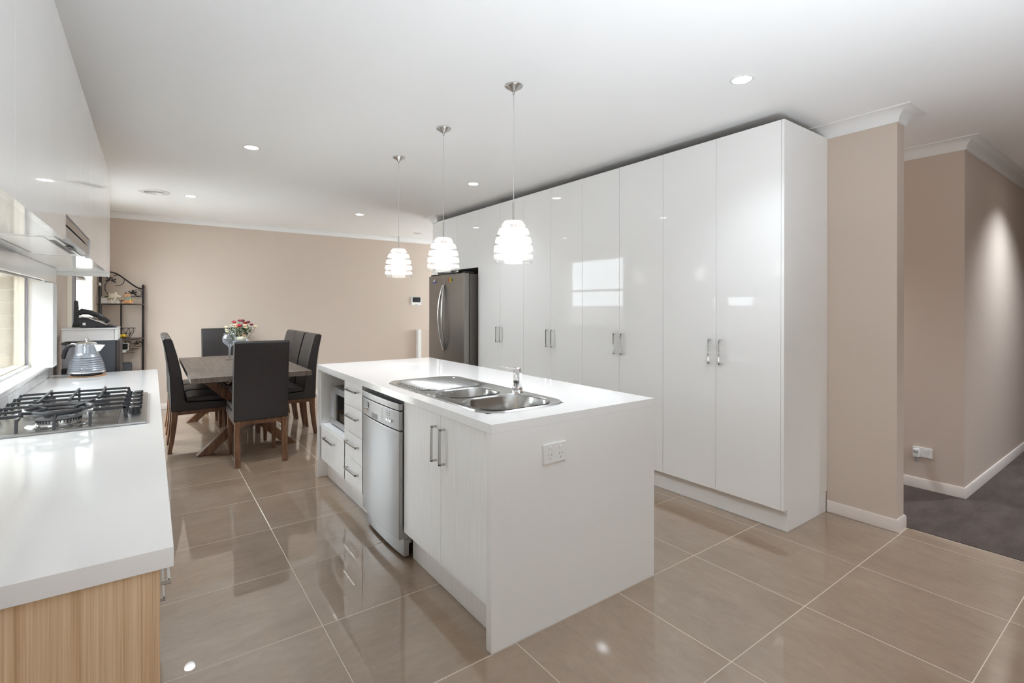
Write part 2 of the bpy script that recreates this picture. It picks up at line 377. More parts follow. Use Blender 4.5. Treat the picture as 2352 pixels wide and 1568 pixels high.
# --- cornices and skirtings
def sweep(path, prof, z, name, m, label, cat):
    n = len(path); rows = []
    for i, p in enumerate(path):
        def nrm(a, b):
            d = (Vector(b) - Vector(a)).normalized(); return Vector((d.y, -d.x))
        if i == 0: q = nrm(path[0], path[1])
        elif i == n - 1: q = nrm(path[-2], path[-1])
        else:
            a, b = nrm(path[i - 1], path[i]), nrm(path[i], path[i + 1]); q = (a + b); q = q / (1 + a.dot(b))
        rows.append([(p[0] + q.x * d, p[1] + q.y * d, z + h) for d, h in prof])
    k = len(prof); vs = [v for r in rows for v in r]
    fs = [(i * k + j, i * k + (j + 1) % k, (i + 1) * k + (j + 1) % k, (i + 1) * k + j) for i in range(n - 1) for j in range(k)]
    fs += [tuple(range(k))[::-1], tuple(range((n - 1) * k, n * k))]
    return struct(MB().add(vs, fs, True).build(name, m), label, cat)
COVE = [(0, 0), (0, -.076), (.010, -.076)] + [(.084 - .074 * math.cos(t), -.076 + .068 * math.sin(t)) for t in [PI / 2 * k / 10 for k in range(0, 11)]] + [(.090, -.008), (.090, 0)]
sweep([(XL, YB), (XL, YF), (6.2, YF)], COVE, CEIL, 'trim_1', TRIMP, 'white cove cornice along the far wall', 'cornice')
sweep([(XN, 5.93), (XN, 1.068), (3.785, 1.068), (3.785, 3.3)], COVE, CEIL, 'trim_2', TRIMP, 'white cove cornice round the pink wall end', 'cornice')
sweep([(HX0, 3.3), (HX0, HY0), (9.4, HY0)], COVE, CEIL, 'trim_3', TRIMP, 'white cove cornice on the hallway corner', 'cornice')
sweep([(6.2, 6.07), (3.078, 6.07), (3.078, 5.93), (3.66, 5.93)], COVE, CEIL, 'trim_4', TRIMP, 'white cove cornice end beside the fridge cabinets', 'cornice')
SK = [(0, 0), (.012, 0), (.012, .066), (.007, .075), (0, .075)]
sweep([(XN, 1.45), (XN, 1.068), (3.785, 1.068), (3.785, 3.3)], SK, .001, 'baseboard_right', SKIRT, 'pale skirting round the pink wall end', 'skirting board')
sweep([(HX0, 3.3), (HX0, HY0), (9.4, HY0)], SK, .005, 'baseboard_hall', SKIRT, 'pale skirting round the hallway corner', 'skirting board')
sweep([(XL, VY1 + .08), (XL, YF), (6.2, YF)], SK, .001, 'baseboard_far', SKIRT, 'pale skirting along the far wall', 'skirting board')
sweep([(6.2, 6.07), (3.078, 6.07), (3.078, 5.93)], SK, .001, 'baseboard_middle', SKIRT, 'pale skirting of the white wall end', 'skirting board')
# low partition by the far wall (its white edge strip shows)
lp = struct(MB().box(3.83, 6.0, 7.99, 8.068, 0, .96).build('wall_low', WALLP), 'low beige partition under the intercom', 'wall')
MB().box(3.77, 3.83, 7.985, 8.068, 0, .968).build('end_post', TRIMP, lp, bevel=.002)

# --- windows
def frame_x(mb, x0, x1, y0, y1, z0, z1, t):   # rectangular frame in a YZ plane
    mb.box(x0, x1, y0, y1, z0, z0 + t); mb.box(x0, x1, y0, y1, z1 - t, z1); mb.box(x0, x1, y0, y0 + t, z0 + t, z1 - t); mb.box(x0, x1, y1 - t, y1, z0 + t, z1 - t); return mb
w1 = struct(thing('window_1', '', 'window', (XL - .1, (WY0 + WY1) / 2, WZ0)), 'long low kitchen window above the splashback', 'window')
frame_x(MB(), -.688, -.643, WY0, WY1 + .004, WZ0, WZ1, .024).build('window_frame', CREAMF, w1, bevel=.002)
MB().box(-.6425, -.634, WY1 - .012, WY1 + .002, WZ0 + .02, WZ1).box(-.6425, -.638, WY0, WY1 - .012, WZ1 - .035, WZ1 - .029).build('glazing_bead', ALU, w1)
MB().box(-.672, -.668, WY0 + .024, WY1 - .02, WZ0 + .024, WZ1 - .024).build('pane', PANE, w1)
MB().box(-.642, -.535, WY0 + .001, WY1 - .001, WZ0 - .012, WZ0 + .004).build('sill', TRIMP, w1, bevel=.003)
MB().box(-.642, -.622, WY0, WY1, WZ0 + .004, WZ0 + .018).build('track', WPLAS, w1, bevel=.002)
MB().box(-.640, -.552, WY1 + .0022, WY1 + .108, WZ0 + .001, WZ1).build('reveal', REVEAL, w1)
MB().box(-.795, -.6885, WY1 + .012, WY1 + .108, WZ0 + .001, WZ1).build('mortar_bed', MORTAR, w1)
for r in range(7):
    zb = WZ0 + .012 + r * .081
    MB().box(-.80, -.690, WY1 + .005, WY1 + .1, zb, min(zb + .071, WZ1)).build('brick', BRICKM, w1, bevel=.002)
w2 = struct(thing('window_2', '', 'window', (XL - .1, (VY0 + VY1) / 2, VZ0)), 'tall sliding window beside the dining table', 'window')
MB().box(-.75, -.545, VY0, VY0 + .035, VZ0, VZ1).box(-.75, -.545, VY1 - .05, VY1, VZ0, VZ1).box(-.75, -.545, VY0 + .035, VY1 - .05, VZ1 - .04, VZ1).box(-.75, -.545, VY0 + .035, VY1 - .05, VZ0, VZ0 + .04).build('window_frame', CREAMF, w2, bevel=.003)
MB().box(-.575, -.547, VY0 + .036, 5.586, VZ0 + .04, VZ1 - .04).build('door_jamb', CREAMF, w2, bevel=.002)
MB().box(-.590, -.553, 5.588, 5.875, VZ0 + .04, VZ1 - .04).build('stile', ALU, w2, bevel=.002)
MB().box(-.590, -.551, 5.876, 5.905, VZ0 + .04, VZ1 - .04).build('seal', BROWN, w2)
MB().box(-.74, -.552, VY1 - .056, VY1 - .0505, VZ0 + .04, VZ1 - .04).build('reveal', REVEAL, w2)
MB().box(-.68, -.62, VY0 + .36, VY1 - .05, 1.665, 1.70).build('transom', BROWN, w2, bevel=.002)
MB().box(-.662, -.658, VY0 + .04, VY1 - .05, VZ0 + .04, VZ1 - .04).build('pane', PANE, w2)
d1 = struct(thing('added_window_3', '', 'window', (XL - .1, (PY0 + PY1) / 2, 0)), 'added unseen glazed opening behind the camera for daylight', 'window')  # unseen glazed opening, added to let daylight into the room
frame_x(MB(), -.72, -.6, PY0, PY1, 0, PZ1, .05).box(-.70, -.62, (PY0 + PY1) / 2 - .03, (PY0 + PY1) / 2 + .03, .05, PZ1 - .05).build('window_frame', WPLAS, d1)
MB().box(-.662, -.658, PY0 + .05, (PY0 + PY1) / 2 - .03, .05, PZ1 - .05).build('pane', PANE, d1)
MB().box(-.662, -.658, (PY0 + PY1) / 2 + .03, PY1 - .05, .05, PZ1 - .05).build('pane', PANE, d1)
d2 = struct(thing('added_window_4', '', 'window', (1.6, YB - .1, 0)), 'added unseen window in the back wall for daylight', 'window')  # added window behind the camera, brings in sky light
fm = MB().box(.6, 2.4, YB - .12, YB - .05, 1.75, 1.8).box(.6, 2.4, YB - .12, YB - .05, 2.05, 2.1)
for xx in (.6, 1.475, 2.35): fm.box(xx, xx + .05, YB - .12, YB - .05, 1.8, 2.05)
fm.build('window_frame', WPLAS, d2)
for xx in (.65, 1.525): MB().box(xx, xx + .825, YB - .087, YB - .083, 1.8, 2.05).build('pane', PANE, d2)
d3 = struct(thing('added_window_5', '', 'window', (6.2, 7.0, 0)), 'added unseen window lighting the hidden right end of the dining area', 'window')  # unseen window added to brighten the dining end
frame_x(MB(), 6.22, 6.30, 6.4, 7.8, .6, 2.0, .05).build('window_frame', WPLAS, d3)
MB().box(6.258, 6.262, 6.45, 7.75, .65, 1.95).build('pane', PANE, d3)

# --- outside
struct(MB().box(-9, XL - .2, -9, 12, -.2, -.06).box(XL - .2, 12, -9, YB - .15, -.2, -.06).build('ground', PAVE), 'concrete paving outside', 'ground')
struct(MB().box(-2.6, -2.45, -6, 4.6, -.06, 2.5).box(-2.6, -2.45, 4.6, 11, -.06, 1.4).build('light_block_wall', RENDERW), 'added boundary wall limiting sky light at the windows', 'wall')  # wall added to limit the sky light reaching the windows
bw = struct(thing('brick_wall', '', 'wall', (-.8, 3.1, -.06)), 'buff brick sill outside the kitchen window', 'wall')
for c in range(22): MB().box(-.86, -.752, WY0 + c * .115, WY0 + c * .115 + .105, WZ0 - .08, WZ0 - .008).build('brick', BRICKM, bw)
struct(MB().box(-1.7, -.75, .5, 4.6, 2.35, 2.5).build('shade_eave', TRIMP), 'added unseen overhang shading the kitchen window from the sky', 'shade_eave')  # overhang added to cut sky light at the kitchen window
# ================================================================== LIGHT FITTINGS
def downlight(x, y, label, power=None):
    t = thing('downlight', label, 'downlight', (x, y, CEIL), 'recessed downlights in the ceiling')
    MB().lathe([(.047, 0), (.047, -.004), (.060, -.003), (.061, 0)], (x, y, CEIL), 28).build('trim_ring', WPLAS, t)
    MB().lathe([(.0005, -.0032), (.047, -.0032)], (x, y, CEIL), 28).build('diffuser', LITD, t)
    light('downlight_lamp', 'SPOT', (x, y, CEIL - .012), power or 38, .05, color=(.85, .92, 1), spot=math.radians(120), blend=1.0)
names = ['large lit downlight in front of the tall cabinets, nearest the camera', 'lit downlight left of the pendants above the walkway', 'lit downlight beside the round air vent', 'lit downlight between the pendants and the tall cabinets', 'lit downlight over the right side of the dining table']
for (x, y), n in zip(DOWN[:5], names): downlight(x, y, n, {2.519: 14, 2.533: 9}.get(x, 36))
downlight(DOWN[8][0], DOWN[8][1], 'lit downlight in the hallway ceiling', 62)
downlight(4.2, -.75, 'added unseen downlight brightening the hall near the kitchen', 60)  # extra out-of-view downlight, added to brighten the hall
downlight(4.23, 2.5, 'added unseen downlight brightening the hall recess behind the pink wall', 60)  # hidden downlight added to light the hall wall
# vents
t = thing('air_vent', 'round white ceiling air vent near the far left corner', 'vent', (.019, 6.402, CEIL))
MB().lathe([(.085, 0), (.088, -.010), (.135, -.006), (.142, 0)], (.019, 6.402, CEIL), 40).build('rim', WPLAS, t)
for i, r in enumerate((.025, .045, .065, .085)):
    MB().lathe([(r - .009, -.002), (r, -.014), (r + .003, -.014), (r - .004, 0)], (.019, 6.402, CEIL), 32).build('louvre_ring', WPLAS, t)
MB().lathe([(.0005, -.001), (.088, -.001)], (.019, 6.402, CEIL), 32).build('backing', DSTEEL, t)
t = thing('air_vent', 'small flat round vent in the ceiling beyond the fridge', 'vent', (3.495, 7.419, CEIL))
MB().lathe([(.0005, -.008), (.06, -.008), (.075, 0)], (3.495, 7.419, CEIL), 28).build('cover', WPLAS, t)

def pendant(x, y, label):
    t = thing('pendant_light', label, 'pendant light', (x, y, CEIL), 'glass pendants above the island')
    zt, zb = 1.828, 1.603
    MB().lathe([(.0005, -.034), (.008, -.034), (.012, -.030), (.047, -.008), (.050, -.004), (.050, 0)], (x, y, CEIL), 36).build('ceiling_rose', HANDLE, t)
    MB().cyl((x, y, CEIL - .046), (x, y, CEIL - .03), .006, 12).build('cord_grip', HANDLE, t)
    MB().cyl((x, y, zt + .105), (x, y, CEIL - .046), .0022, 8).build('cord', FROST, t)
    MB().cyl((x, y, zt), (x, y, zt + .105), .0045, 12).build('stem', HANDLE, t)
    H = zt - zb
    def R(q):   # q 0 top .. 1 bottom
        P = [(0, .050), (.06, .058), (.18, .076), (.34, .090), (.52, .100), (.70, .1055), (.86, .1060), (1.0, .100)]
        for (a, b), (c, d) in zip(P, P[1:]):
            if q <= c: return b + (d - b) * (q - a) / (c - a)
        return .1
    prof = [(.0105, 0)] + [(R(q / 20), -H * q / 20) for q in range(21)]
    sh = MB().lathe(prof, (x, y, zt), 40).build('glass_shade', GLASS, t)
    MB().lathe([(R(1.) - .001, -H), (R(1.) + .0015, -H - .002), (R(1.) + .0015, -H + .003), (R(1.) - .001, -H + .003), (R(1.) - .001, -H)], (x, y, zt), 40).build('rim', GLASS, sh)
    bands = [(0.0, .12), (.185, .305), (.40, .52), (.60, .73), (.815, .91)]
    for k, (a, b) in enumerate(bands):
        pr = [(R(a + (b - a) * j / 4) + .0012, -H * (a + (b - a) * j / 4)) for j in range(5)]
        if k == 0: pr = [(.008, .0006)] + pr
        MB().lathe(pr, (x, y, zt), 40).build('frosted_band', FROST, sh)
    MB().lathe([(.0005, -.040), (.040, -.042), (.044, -.050), (.0545, -.150), (.054, -.180), (.050, -.186), (.0005, -.186)], (x, y, zt), 28).build('lamp_glass', LIT, t)
    MB().lathe([(.012, -.002), (.020, -.004), (.022, -.040), (.001, -.041)], (x, y, zt), 20).build('lamp_holder', HANDLE, t)
    light('pendant_lamp', 'SPOT', (x, y, zt - .190), 6, .045, color=(.92, .95, 1), spot=math.radians(128), blend=.7)
pendant(1.592, 2.182, 'glass pendant light nearest the camera above the sink')
pendant(1.591, 2.981, 'middle glass pendant light above the draining board')
pendant(1.605, 3.764, 'farthest glass pendant light above the island end')

# ================================================================== TALL CABINETS
XP = 3.07; Y0P = 1.452; ZT = 2.495; DW = .42675
def d_handle_z(x, y, z0, z1, parent, out=-1, w_=.009, proj=.03, name='handle'):   # vertical bar handle, sticks out towards out*x
    mb = MB()
    xo = x + out * proj
    mb.box(min(xo, xo - out * .008), max(xo, xo - out * .008), y - w_ / 2, y + w_ / 2, z0, z1)
    mb.box(min(x, xo), max(x, xo), y - w_ / 2, y + w_ / 2, z0, z0 + .009); mb.box(min(x, xo), max(x, xo), y - w_ / 2, y + w_ / 2, z1 - .009, z1)
    return mb.build(name, CHROME if name == 'handle' else HANDLE, parent, bevel=.001)
ords = ['nearest the pink wall end', 'second from the pink wall end', 'third from the pink wall end', 'beside the fridge']
for k in range(4):
    ya = 1.470 + k * 2 * DW; yb = ya + 2 * DW
    t = thing('pantry_cabinet', 'tall glossy white two-door pantry cabinet ' + ords[k], 'cabinet', (XP, ya, 0), 'tall white cabinets along the right wall')
    MB().box(3.0895, XN - .002, ya, yb, .137, ZT - .001).build('body', SHADOWGAP, t)
    for s in (0, 1):
        a = ya + s * DW; d = MB().box(XP, XP + .018, a + .0012, a + DW - .0012, .137, ZT).build('door', GLOSS, t, bevel=.0012)
        hy = ya + DW - .038 if s == 0 else ya + DW + .038
        d_handle_z(XP, hy, .983, 1.150, d)
    MB().box(3.118, 3.134, ya, yb, .001, .137).build('plinth', GLOSS, t)
    if k == 0:
        MB().box(XP, XN - .002, Y0P, 1.4695, .137, ZT).build('end_panel', GLOSS, t, bevel=.001)
        MB().box(3.118, XN - .014, Y0P + .002, 1.4698, .001, .137).build('plinth_end', GLOSS, t)
t = thing('fridge_surround', 'white overhead cupboard and side panels framing the fridge', 'cabinet', (XP, 4.884, 0))
NY0, NY1 = 4.884, 5.928
MB().box(XP + .0, XN - .002, NY0 + .0008, NY0 + .016, .001, ZT).build('side_panel', GLOSS, t, bevel=.001)
MB().box(XP + .0, XN - .002, NY1 - .018, NY1, .001, ZT).build('side_panel', GLOSS, t, bevel=.001)
MB().box(XP + .019, XN - .002, NY0 + .0165, NY1 - .0185, 1.826, ZT).build('cupboard_box', SHADOWGAP, t)
ym = (NY0 + NY1) / 2
MB().box(XP, XP + .018, NY0 + .017, ym - .001, 1.826, ZT).build('door', GLOSS, t, bevel=.001)
MB().box(XP, XP + .018, ym + .001, NY1 - .019, 1.826, ZT).build('door', GLOSS, t, bevel=.001)

# fridge
fy0, fy1, fx = 4.945, 5.835, 2.895
t = thing('fridge', 'dark stainless steel two-door fridge standing in the cabinet niche', 'fridge', (fx, fy0, 0))
MB().box(2.985, 3.62, fy0 + .006, fy1 - .006, .03, 1.75).build('body', mat('fridge_side', (.13, .115, .105), .4), t, bevel=.004)
fs = 5.40
def fridge_door(a, b, z0, z1):
    n = 10; poly = []
    for i in range(n + 1):
        q = i / n; yy = a + (b - a) * q; glob = (yy - fy0) / (fy1 - fy0); poly.append((fx + .012 * (2 * glob - 1) ** 2 + .0, yy))
    poly += [(2.975, b), (2.975, a)]
    return MB().prism(poly, 'z', z0, z1, smooth=True).build('door', STEEL_V, t, bevel=.003)
dA = fridge_door(fy0, fs - .003, .70, 1.755); dB = fridge_door(fs + .003, fy1, .70, 1.755)
fz = fridge_door(fy0, fy1, .07, .69); fz.name = 'freezer_drawer'
for y, d, s in ((fs - .032, dA, -1), (fs + .032, dB, 1)):
    pth = []; 
    for i in range(17):
        q = i / 16; z = .84 + .79 * q; bow = math.sin(PI * q) ** .8
        pth.append((fx - .012 - .048 * bow, y + s * .035 * bow - s * .02, z))
    MB().tube(pth, .0125, 10).build('handle', HANDLE, d)
MB().tube([(fx, 5.0, .655), (fx - .045, 5.03, .655), (fx - .045, 5.75, .655), (fx, 5.78, .655)], .011, 10).build('handle', HANDLE, fz)
MB().box(2.93, 3.05, fy0 + .01, fy0 + .10, 1.7555, 1.775).build('hinge_cover', BLACKR, t, bevel=.003)
MB().box(2.93, 3.05, fy1 - .10, fy1 - .01, 1.7555, 1.775).build('hinge_cover', BLACKR, t, bevel=.003)
for yy in (fy0 + .08, fy1 - .08):
    MB().cyl((3.05, yy, 0), (3.05, yy, .03), .02, 10).build('foot', BLACKR, t)
    MB().cyl((3.55, yy, 0), (3.55, yy, .03), .02, 10).build('foot', BLACKR, t)
MB().tube([(fx + .004, 5.075, 1.690), (fx + .0025, 5.075, 1.690)], .011, 16).build('badge_disc', HANDLE, dA)
text_mesh('badge_letters', 'LG', .022, .0006, HANDLE, dA, axes((fx + .003, 5.060, 1.683), (0, -1, 0), (0, 0, 1)))
def magnet(y, z, label, polys):
    t = thing('fridge_magnet', label, 'magnet', (fx, y, z))
    for pts, m, dx in polys: MB().prism([(y - a, z + b) for a, b in pts], 'x', fx - dx, fx + .008, ).build('face', m, t)
R_ = lambda r, n=12, a0=0, a1=2 * PI, cx=0, cy=0: [(cx + r * math.cos(a0 + (a1 - a0) * i / n), cy + r * math.sin(a0 + (a1 - a0) * i / n)) for i in range(n + (0 if a1 - a0 > 6.2 else 1))]
magnet(5.66, 1.675, 'grey dome-shaped magnet with blue base on the left fridge door', [(R_(.03, 12, 0, PI, 0, .008), GREYP, .003), ([(-.034, -.012), (.034, -.012), (.03, .008), (-.03, .008)], mat('blue_enamel', (.03, .04, .3), .4), .004), (R_(.012, 10, 0, 2 * PI, -.004, .015), WPLAS, .005)])
magnet(5.245, 1.688, 'yellow and red fish-shaped magnet on the right fridge door', [(R_(.026, 14, 0, 2 * PI, 0, 0), YEL, .003), ([(-.045, -.018), (-.02, -.012), (-.02, .012), (-.045, .018)], RED, .003), ([(.02, -.01), (.045, -.016), (.045, .016), (.02, .012)], GREEN, .003), ([(-.006, -.022), (.004, -.022), (.004, .022), (-.006, .022)], RED, .0045)])

# ================================================================== ISLAND
IX0, IX1, IY0, IY1, IZ = 1.078, 2.071, 1.62, 4.152, .9
SKX0, SKX1, SKY0, SKY1 = 1.152, 1.640, 1.775, 2.925
t = thing('island_benchtop', 'white stone island benchtop with waterfall ends', 'benchtop', (IX0, IY0, 0))
hx0, hx1, hy0, hy1 = SKX0 + .02, SKX1 - .02, SKY0 + .02, SKY1 - .02
def slab_with_hole(X0, X1, Y0, Y1, hx0, hx1, hy0, hy1, z0, z1):
    vs = []
    for z in (z0, z1):
        vs += [(X0, Y0, z), (X1, Y0, z), (X1, Y1, z), (X0, Y1, z), (hx0, hy0, z), (hx1, hy0, z), (hx1, hy1, z), (hx0, hy1, z)]
    fs = []
    for i in range(4):
        j = (i + 1) % 4
        fs += [(i, j, j + 4, i + 4), (i + 8, i + 12, j + 12, j + 8), (i, i + 8, j + 8, j), (i + 4, j + 4, j + 12, i + 12)]
    return MB().add(vs, fs)
slab_with_hole(IX0, IX1, IY0, IY1, hx0, hx1, hy0, hy1, .862, IZ).build('slab', STONE, t, bevel=.0015)
MB().box(IX0, IX1, IY0, IY0 + .037, .001, .862).build('waterfall_panel', STONE, t)
MB().box(IX0, IX1, IY1 - .037, IY1, .001, .862).build('waterfall_panel', STONE, t)
FX = 1.095
def d_handle_y(x, y0, y1, z, parent, out=-1, proj=.028):
    mb = MB(); xo = x + out * proj
    a, b = min(xo, xo - out * .007), max(xo, xo - out * .007)
    mb.box(a, b, y0, y1, z - .006, z + .006); mb.box(min(x, xo), max(x, xo), y0, y0 + .008, z - .006, z + .006); mb.box(min(x, xo), max(x, xo), y1 - .008, y1, z - .006, z + .006)
    return mb.build('handle', HANDLE, parent, bevel=.001)
def carcass(t, y0, y1, x0, x1, z0, z1, m=LAM):
    MB().box(x0, x1, y0, y0 + .016, z0, z1).box(x0, x1, y1 - .016, y1, z0, z1).box(x0, x1, y0 + .016, y1 - .016, z0, z0 + .016).box(x1 - .012, x1, y0 + .016, y1 - .016, z0 + .016, z1).build('carcass', m, t)
# sink cabinet
t = thing('sink_cabinet', 'pale grained two-door cupboard under the sink', 'cabinet', (FX, 1.66, 0))
y0, y1, ymid = 1.6575, 2.493, 2.075
carcass(t, y0, y1, 1.114, 2.02, .155, .860)
for s, (a, b) in enumerate(((y0 + .001, ymid - .0015), (ymid + .0015, y1 - .001))):
    d = MB().box(FX, FX + .018, a, b, .156, .859).build('door', LAM, t, bevel=.001)
    d_handle_z(FX, ymid + (-.038 if s == 0 else .043), .632, .800, d, name='bar_handle')
MB().box(1.148, 1.164, y0, y1, .001, .155).build('kickboard', LAM, t)
MB().box(2.021, 2.037, 1.6575, 4.1145, .001, .861).build('back_panel', LAM, t)
# drawers
t = thing('drawer_cabinet', 'narrow pale grained cabinet with four drawers', 'cabinet', (FX, 3.147, 0))
y0, y1 = 3.147, 3.494
carcass(t, y0, y1, 1.114, 2.02, .155, .860)
zs = [.156, .333, .510, .688, .859]
for i in range(4):
    d = MB().box(FX, FX + .018, y0 + .001, y1 - .001, zs[i] + .0015, zs[i + 1] - .0015).build('drawer', LAM, t, bevel=.001)
    d_handle_y(FX, 3.21, 3.436, [.262, .443, .624, .802][i], d)
MB().box(1.148, 1.164, y0, y1, .001, .155).build('kickboard', LAM, t)
# microwave cabinet
t = thing('microwave_cabinet', 'pale grained island cabinet with open niche over one drawer', 'cabinet', (FX, 3.495, 0))
y0, y1 = 3.495, 4.114
MB().box(FX, 1.70, y0, y0 + .016, .155, .860).box(FX, 1.70, y1 - .016, y1, .155, .860).box(FX + .002, 1.70, y0 + .016, y1 - .016, .415, .433).box(FX + .002, 1.70, y0 + .016, y1 - .016, .846, .860).box(1.684, 1.70, y0 + .016, y1 - .016, .433, .846).box(1.114, 1.70, y0 + .016, y1 - .016, .155, .171).build('carcass', LAM, t)
d = MB().box(FX, FX + .018, y0 + .001, y1 - .001, .156, .414).build('drawer', LAM, t, bevel=.001)
d_handle_y(FX, 3.72, 3.97, .348, d)
MB().box(1.148, 1.164, y0, y1, .001, .155).build('kickboard', LAM, t)
# microwave
t = thing('microwave', 'silver framed microwave with black glass door in the island niche', 'microwave', (1.16, 3.55, .434))
MB().box(1.175, 1.55, 3.56, 4.045, .445, .735).build('casing', DSTEEL, t, bevel=.004)
MB().box(1.150, 1.175, 3.555, 4.05, .690, .738).box(1.150, 1.175, 3.555, 4.05, .445, .490).build('front_trim', STEEL, t, bevel=.002)
MB().box(1.153, 1.175, 3.94, 4.048, .490, .690).build('control_panel', GREYP, t)
MB().box(1.148, 1.175, 3.895, 3.938, .490, .690).build('door_frame', STEEL, t, bevel=.002)
MB().box(1.152, 1.175, 3.558, 3.893, .490, .690).build('door_glass', BGLASS, t)
for yy in (3.6, 4.0): MB().cyl((1.2, yy, .433), (1.2, yy, .446), .012, 8).build('foot', BLACKR, t)
for i in range(5): MB().box(1.148, 1.151, 3.70 + i * .03, 3.72 + i * .03, .705, .722).build('button', GREYP, t)
t = thing('serving_plate', 'shallow white plate lying on top of the microwave', 'plate', (1.3, 3.70, .735))
MB().lathe([(.001, .002), (.06, .002), (.11, .014), (.112, .017), (.06, .007), (.001, .006)], (1.3, 3.70, .735), 28).build('dish', WPLAS, t)
# dishwasher
t = thing('dishwasher', 'stainless steel dishwasher standing proud under the island benchtop', 'dishwasher', (1.063, 2.5, 0))
dx, a, b = 1.063, 2.502, 3.072
MB().box(1.10, 1.68, a + .004, b - .004, .08, .812).build('body', STEEL, t)
def dface(z0, z1, name, m=STEEL, x=dx, back=1.10, bv=.004):
    n = 10; poly = [(x + .010 * abs(2 * i / n - 1) ** 2.5, a + (b - a) * i / n) for i in range(n + 1)] + [(back, b), (back, a)]
    return MB().prism(poly, 'z', z0, z1, smooth=True).build(name, m, t, bevel=bv)
lid = dface(.806, .842, 'lid', x=dx - .004)
MB().box(1.10, 1.60, a, b, .815, .842).build('top_panel', GREYP, t)
cp = dface(.697, .801, 'control_panel')
dr = dface(.112, .692, 'door')
dface(.015, .107, 'toe_panel', STEEL, x=dx + .028, back=1.13)
MB().box(dx - .0006, dx + .01, 2.945, 2.99, .752, .783).build('display', DSTEEL, cp)
MB().box(dx - .0010, dx + .01, 2.795, 2.885, .705, .735).build('grip_recess', DSTEEL, cp)
for i in range(3): MB().cyl((dx - .004, 2.96 + .024 * i, .738), (dx + .005, 2.96 + .024 * i, .738), .007, 12).build('button', CHROME, cp)
for i in range(3): MB().cyl((dx - .003, 2.60 + .027 * i, .735), (dx + .005, 2.60 + .027 * i, .735), .007, 12).build('button', CHROME, cp)
mb = MB()
for i in range(8):
    for k in range(2): mb.box(dx - .0006, dx + .004, 2.712 + k * .018, 2.720 + k * .018, .714 + i * .0095, .717 + i * .0095)
for i in range(3):
    for k in range(2): mb.box(dx - .0006, dx + .004, 2.62 + k * .03, 2.628 + k * .03, .760 + i * .010, .763 + i * .010)
o = mb.build('printed_marks', DSTEEL, cp); o['kind'] = 'stuff'
for yy in (2.56, 3.01): 
    MB().cyl((1.13, yy, 0), (1.13, yy, .08), .015, 10).build('foot', BLACKR, t); MB().cyl((1.62, yy, 0), (1.62, yy, .08), .015, 10).build('foot', BLACKR, t)

# sink
t = thing('sink', 'stainless steel double-bowl sink with ribbed drainer', 'sink', (SKX0, SKY0, IZ))
b1 = (1.212, 1.535, 2.165, 2.425, .095); b2 = (1.192, 1.590, 1.800, 2.125, .12)
def bowl_deck():
    bm = bmesh.new(); loops = []
    def loop(pts, z):
        vs = [bm.verts.new((x, y, z)) for x, y in pts]; es = [bm.edges.new((vs[i], vs[(i + 1) % len(vs)])) for i in range(len(vs))]; return vs, es
    z = IZ + .004
    ov, oe = loop(rrect(SKX0 + .014, SKX1 - .014, SKY0 + .014, SKY1 - .014, .095, 8), z)
    v1, e1 = loop(rrect(*b1[:4], b1[4], 8), z); v2, e2 = loop(rrect(*b2[:4], b2[4], 8), z)
    dr0 = (1.200, 1.605, 2.455, 2.885)
    bmesh.ops.triangle_fill(bm, use_beauty=True, use_dissolve=False, edges=oe + e1 + e2)
    rim = [bm.verts.new((x, y, IZ + .0065)) for x, y in rrect(SKX0 + .006, SKX1 - .006, SKY0 + .006, SKY1 - .006, .10, 8)]
    out = [bm.verts.new((x, y, IZ + .0008)) for x, y in rrect(SKX0, SKX1, SKY0, SKY1, .105, 8)]
    n = len(ov)
    for A, Bv in ((ov, rim), (rim, out)):
        for i in range(n): bm.faces.new((A[i], A[(i + 1) % n], Bv[(i + 1) % n], Bv[i]))
    me = bpy.data.meshes.new('deck'); bmesh.ops.recalc_face_normals(bm, faces=bm.faces); bm.to_mesh(me); bm.free()
    me.transform(Matrix.Translation(-t.location)); me.materials.append(SINKM)
    me.polygons.foreach_set('use_smooth', [True] * len(me.polygons)); me.set_sharp_from_angle(angle=math.radians(50))
    o = bpy.data.objects.new('deck', me); COL.objects.link(o); o.parent = t
bowl_deck()
def bowl(b, depth):
    x0, x1, y0, y1, r = b; mb = MB(); rows = []
    for off, z, rr in ((-.004, .0065, r + .004), (0, .004, r), (.004, -.004, r), (.008, -depth + .03, r), (.014, -depth + .012, r - .006), (.03, -depth, r - .02), (.10, -depth - .002, max(r - .06, .02))):
        rows.append([(x, y, IZ + z) for x, y in rrect(x0 + off, x1 - off, y0 + off, y1 - off, rr, 8)])
    n = len(rows[0]); vs = [p for q in rows for p in q]
    fs = [(i * n + k, i * n + (k + 1) % n, (i + 1) * n + (k + 1) % n, (i + 1) * n + k) for i in range(len(rows) - 1) for k in range(n)] + [tuple(range((len(rows) - 1) * n, len(rows) * n))]
    o = mb.add(vs, fs, True).build('bowl', SINKM, t)
    cx, cy = (x0 + x1) / 2, (y0 + y1) / 2
    MB().lathe([(.001, .002), (.03, .003), (.042, .001)], (cx, cy, IZ - depth), 20).build('drain', CHROME, o)
bowl(b1, .13); bowl(b2, .17)
mb = MB().tube([(x, y, IZ + .0052) for x, y in rrect(1.195, 1.590, 2.455, 2.885, .09, 8)], .004, 6, closed=True, flat=.6); mb.build('drainer_rim', SINKM, t)
for i in range(13):
    yy = 2.475 + i * .0315
    ins = .015 if 0 < i < 12 else .05
    MB().tube([(1.195 + ins, yy, IZ + .004), (1.20 + ins, yy, IZ + .007), (1.575 - ins, yy, IZ + .007), (1.58 - ins, yy, IZ + .004)], .0068, 6, flat=.8).build('drainer_rib', SINKM, t)
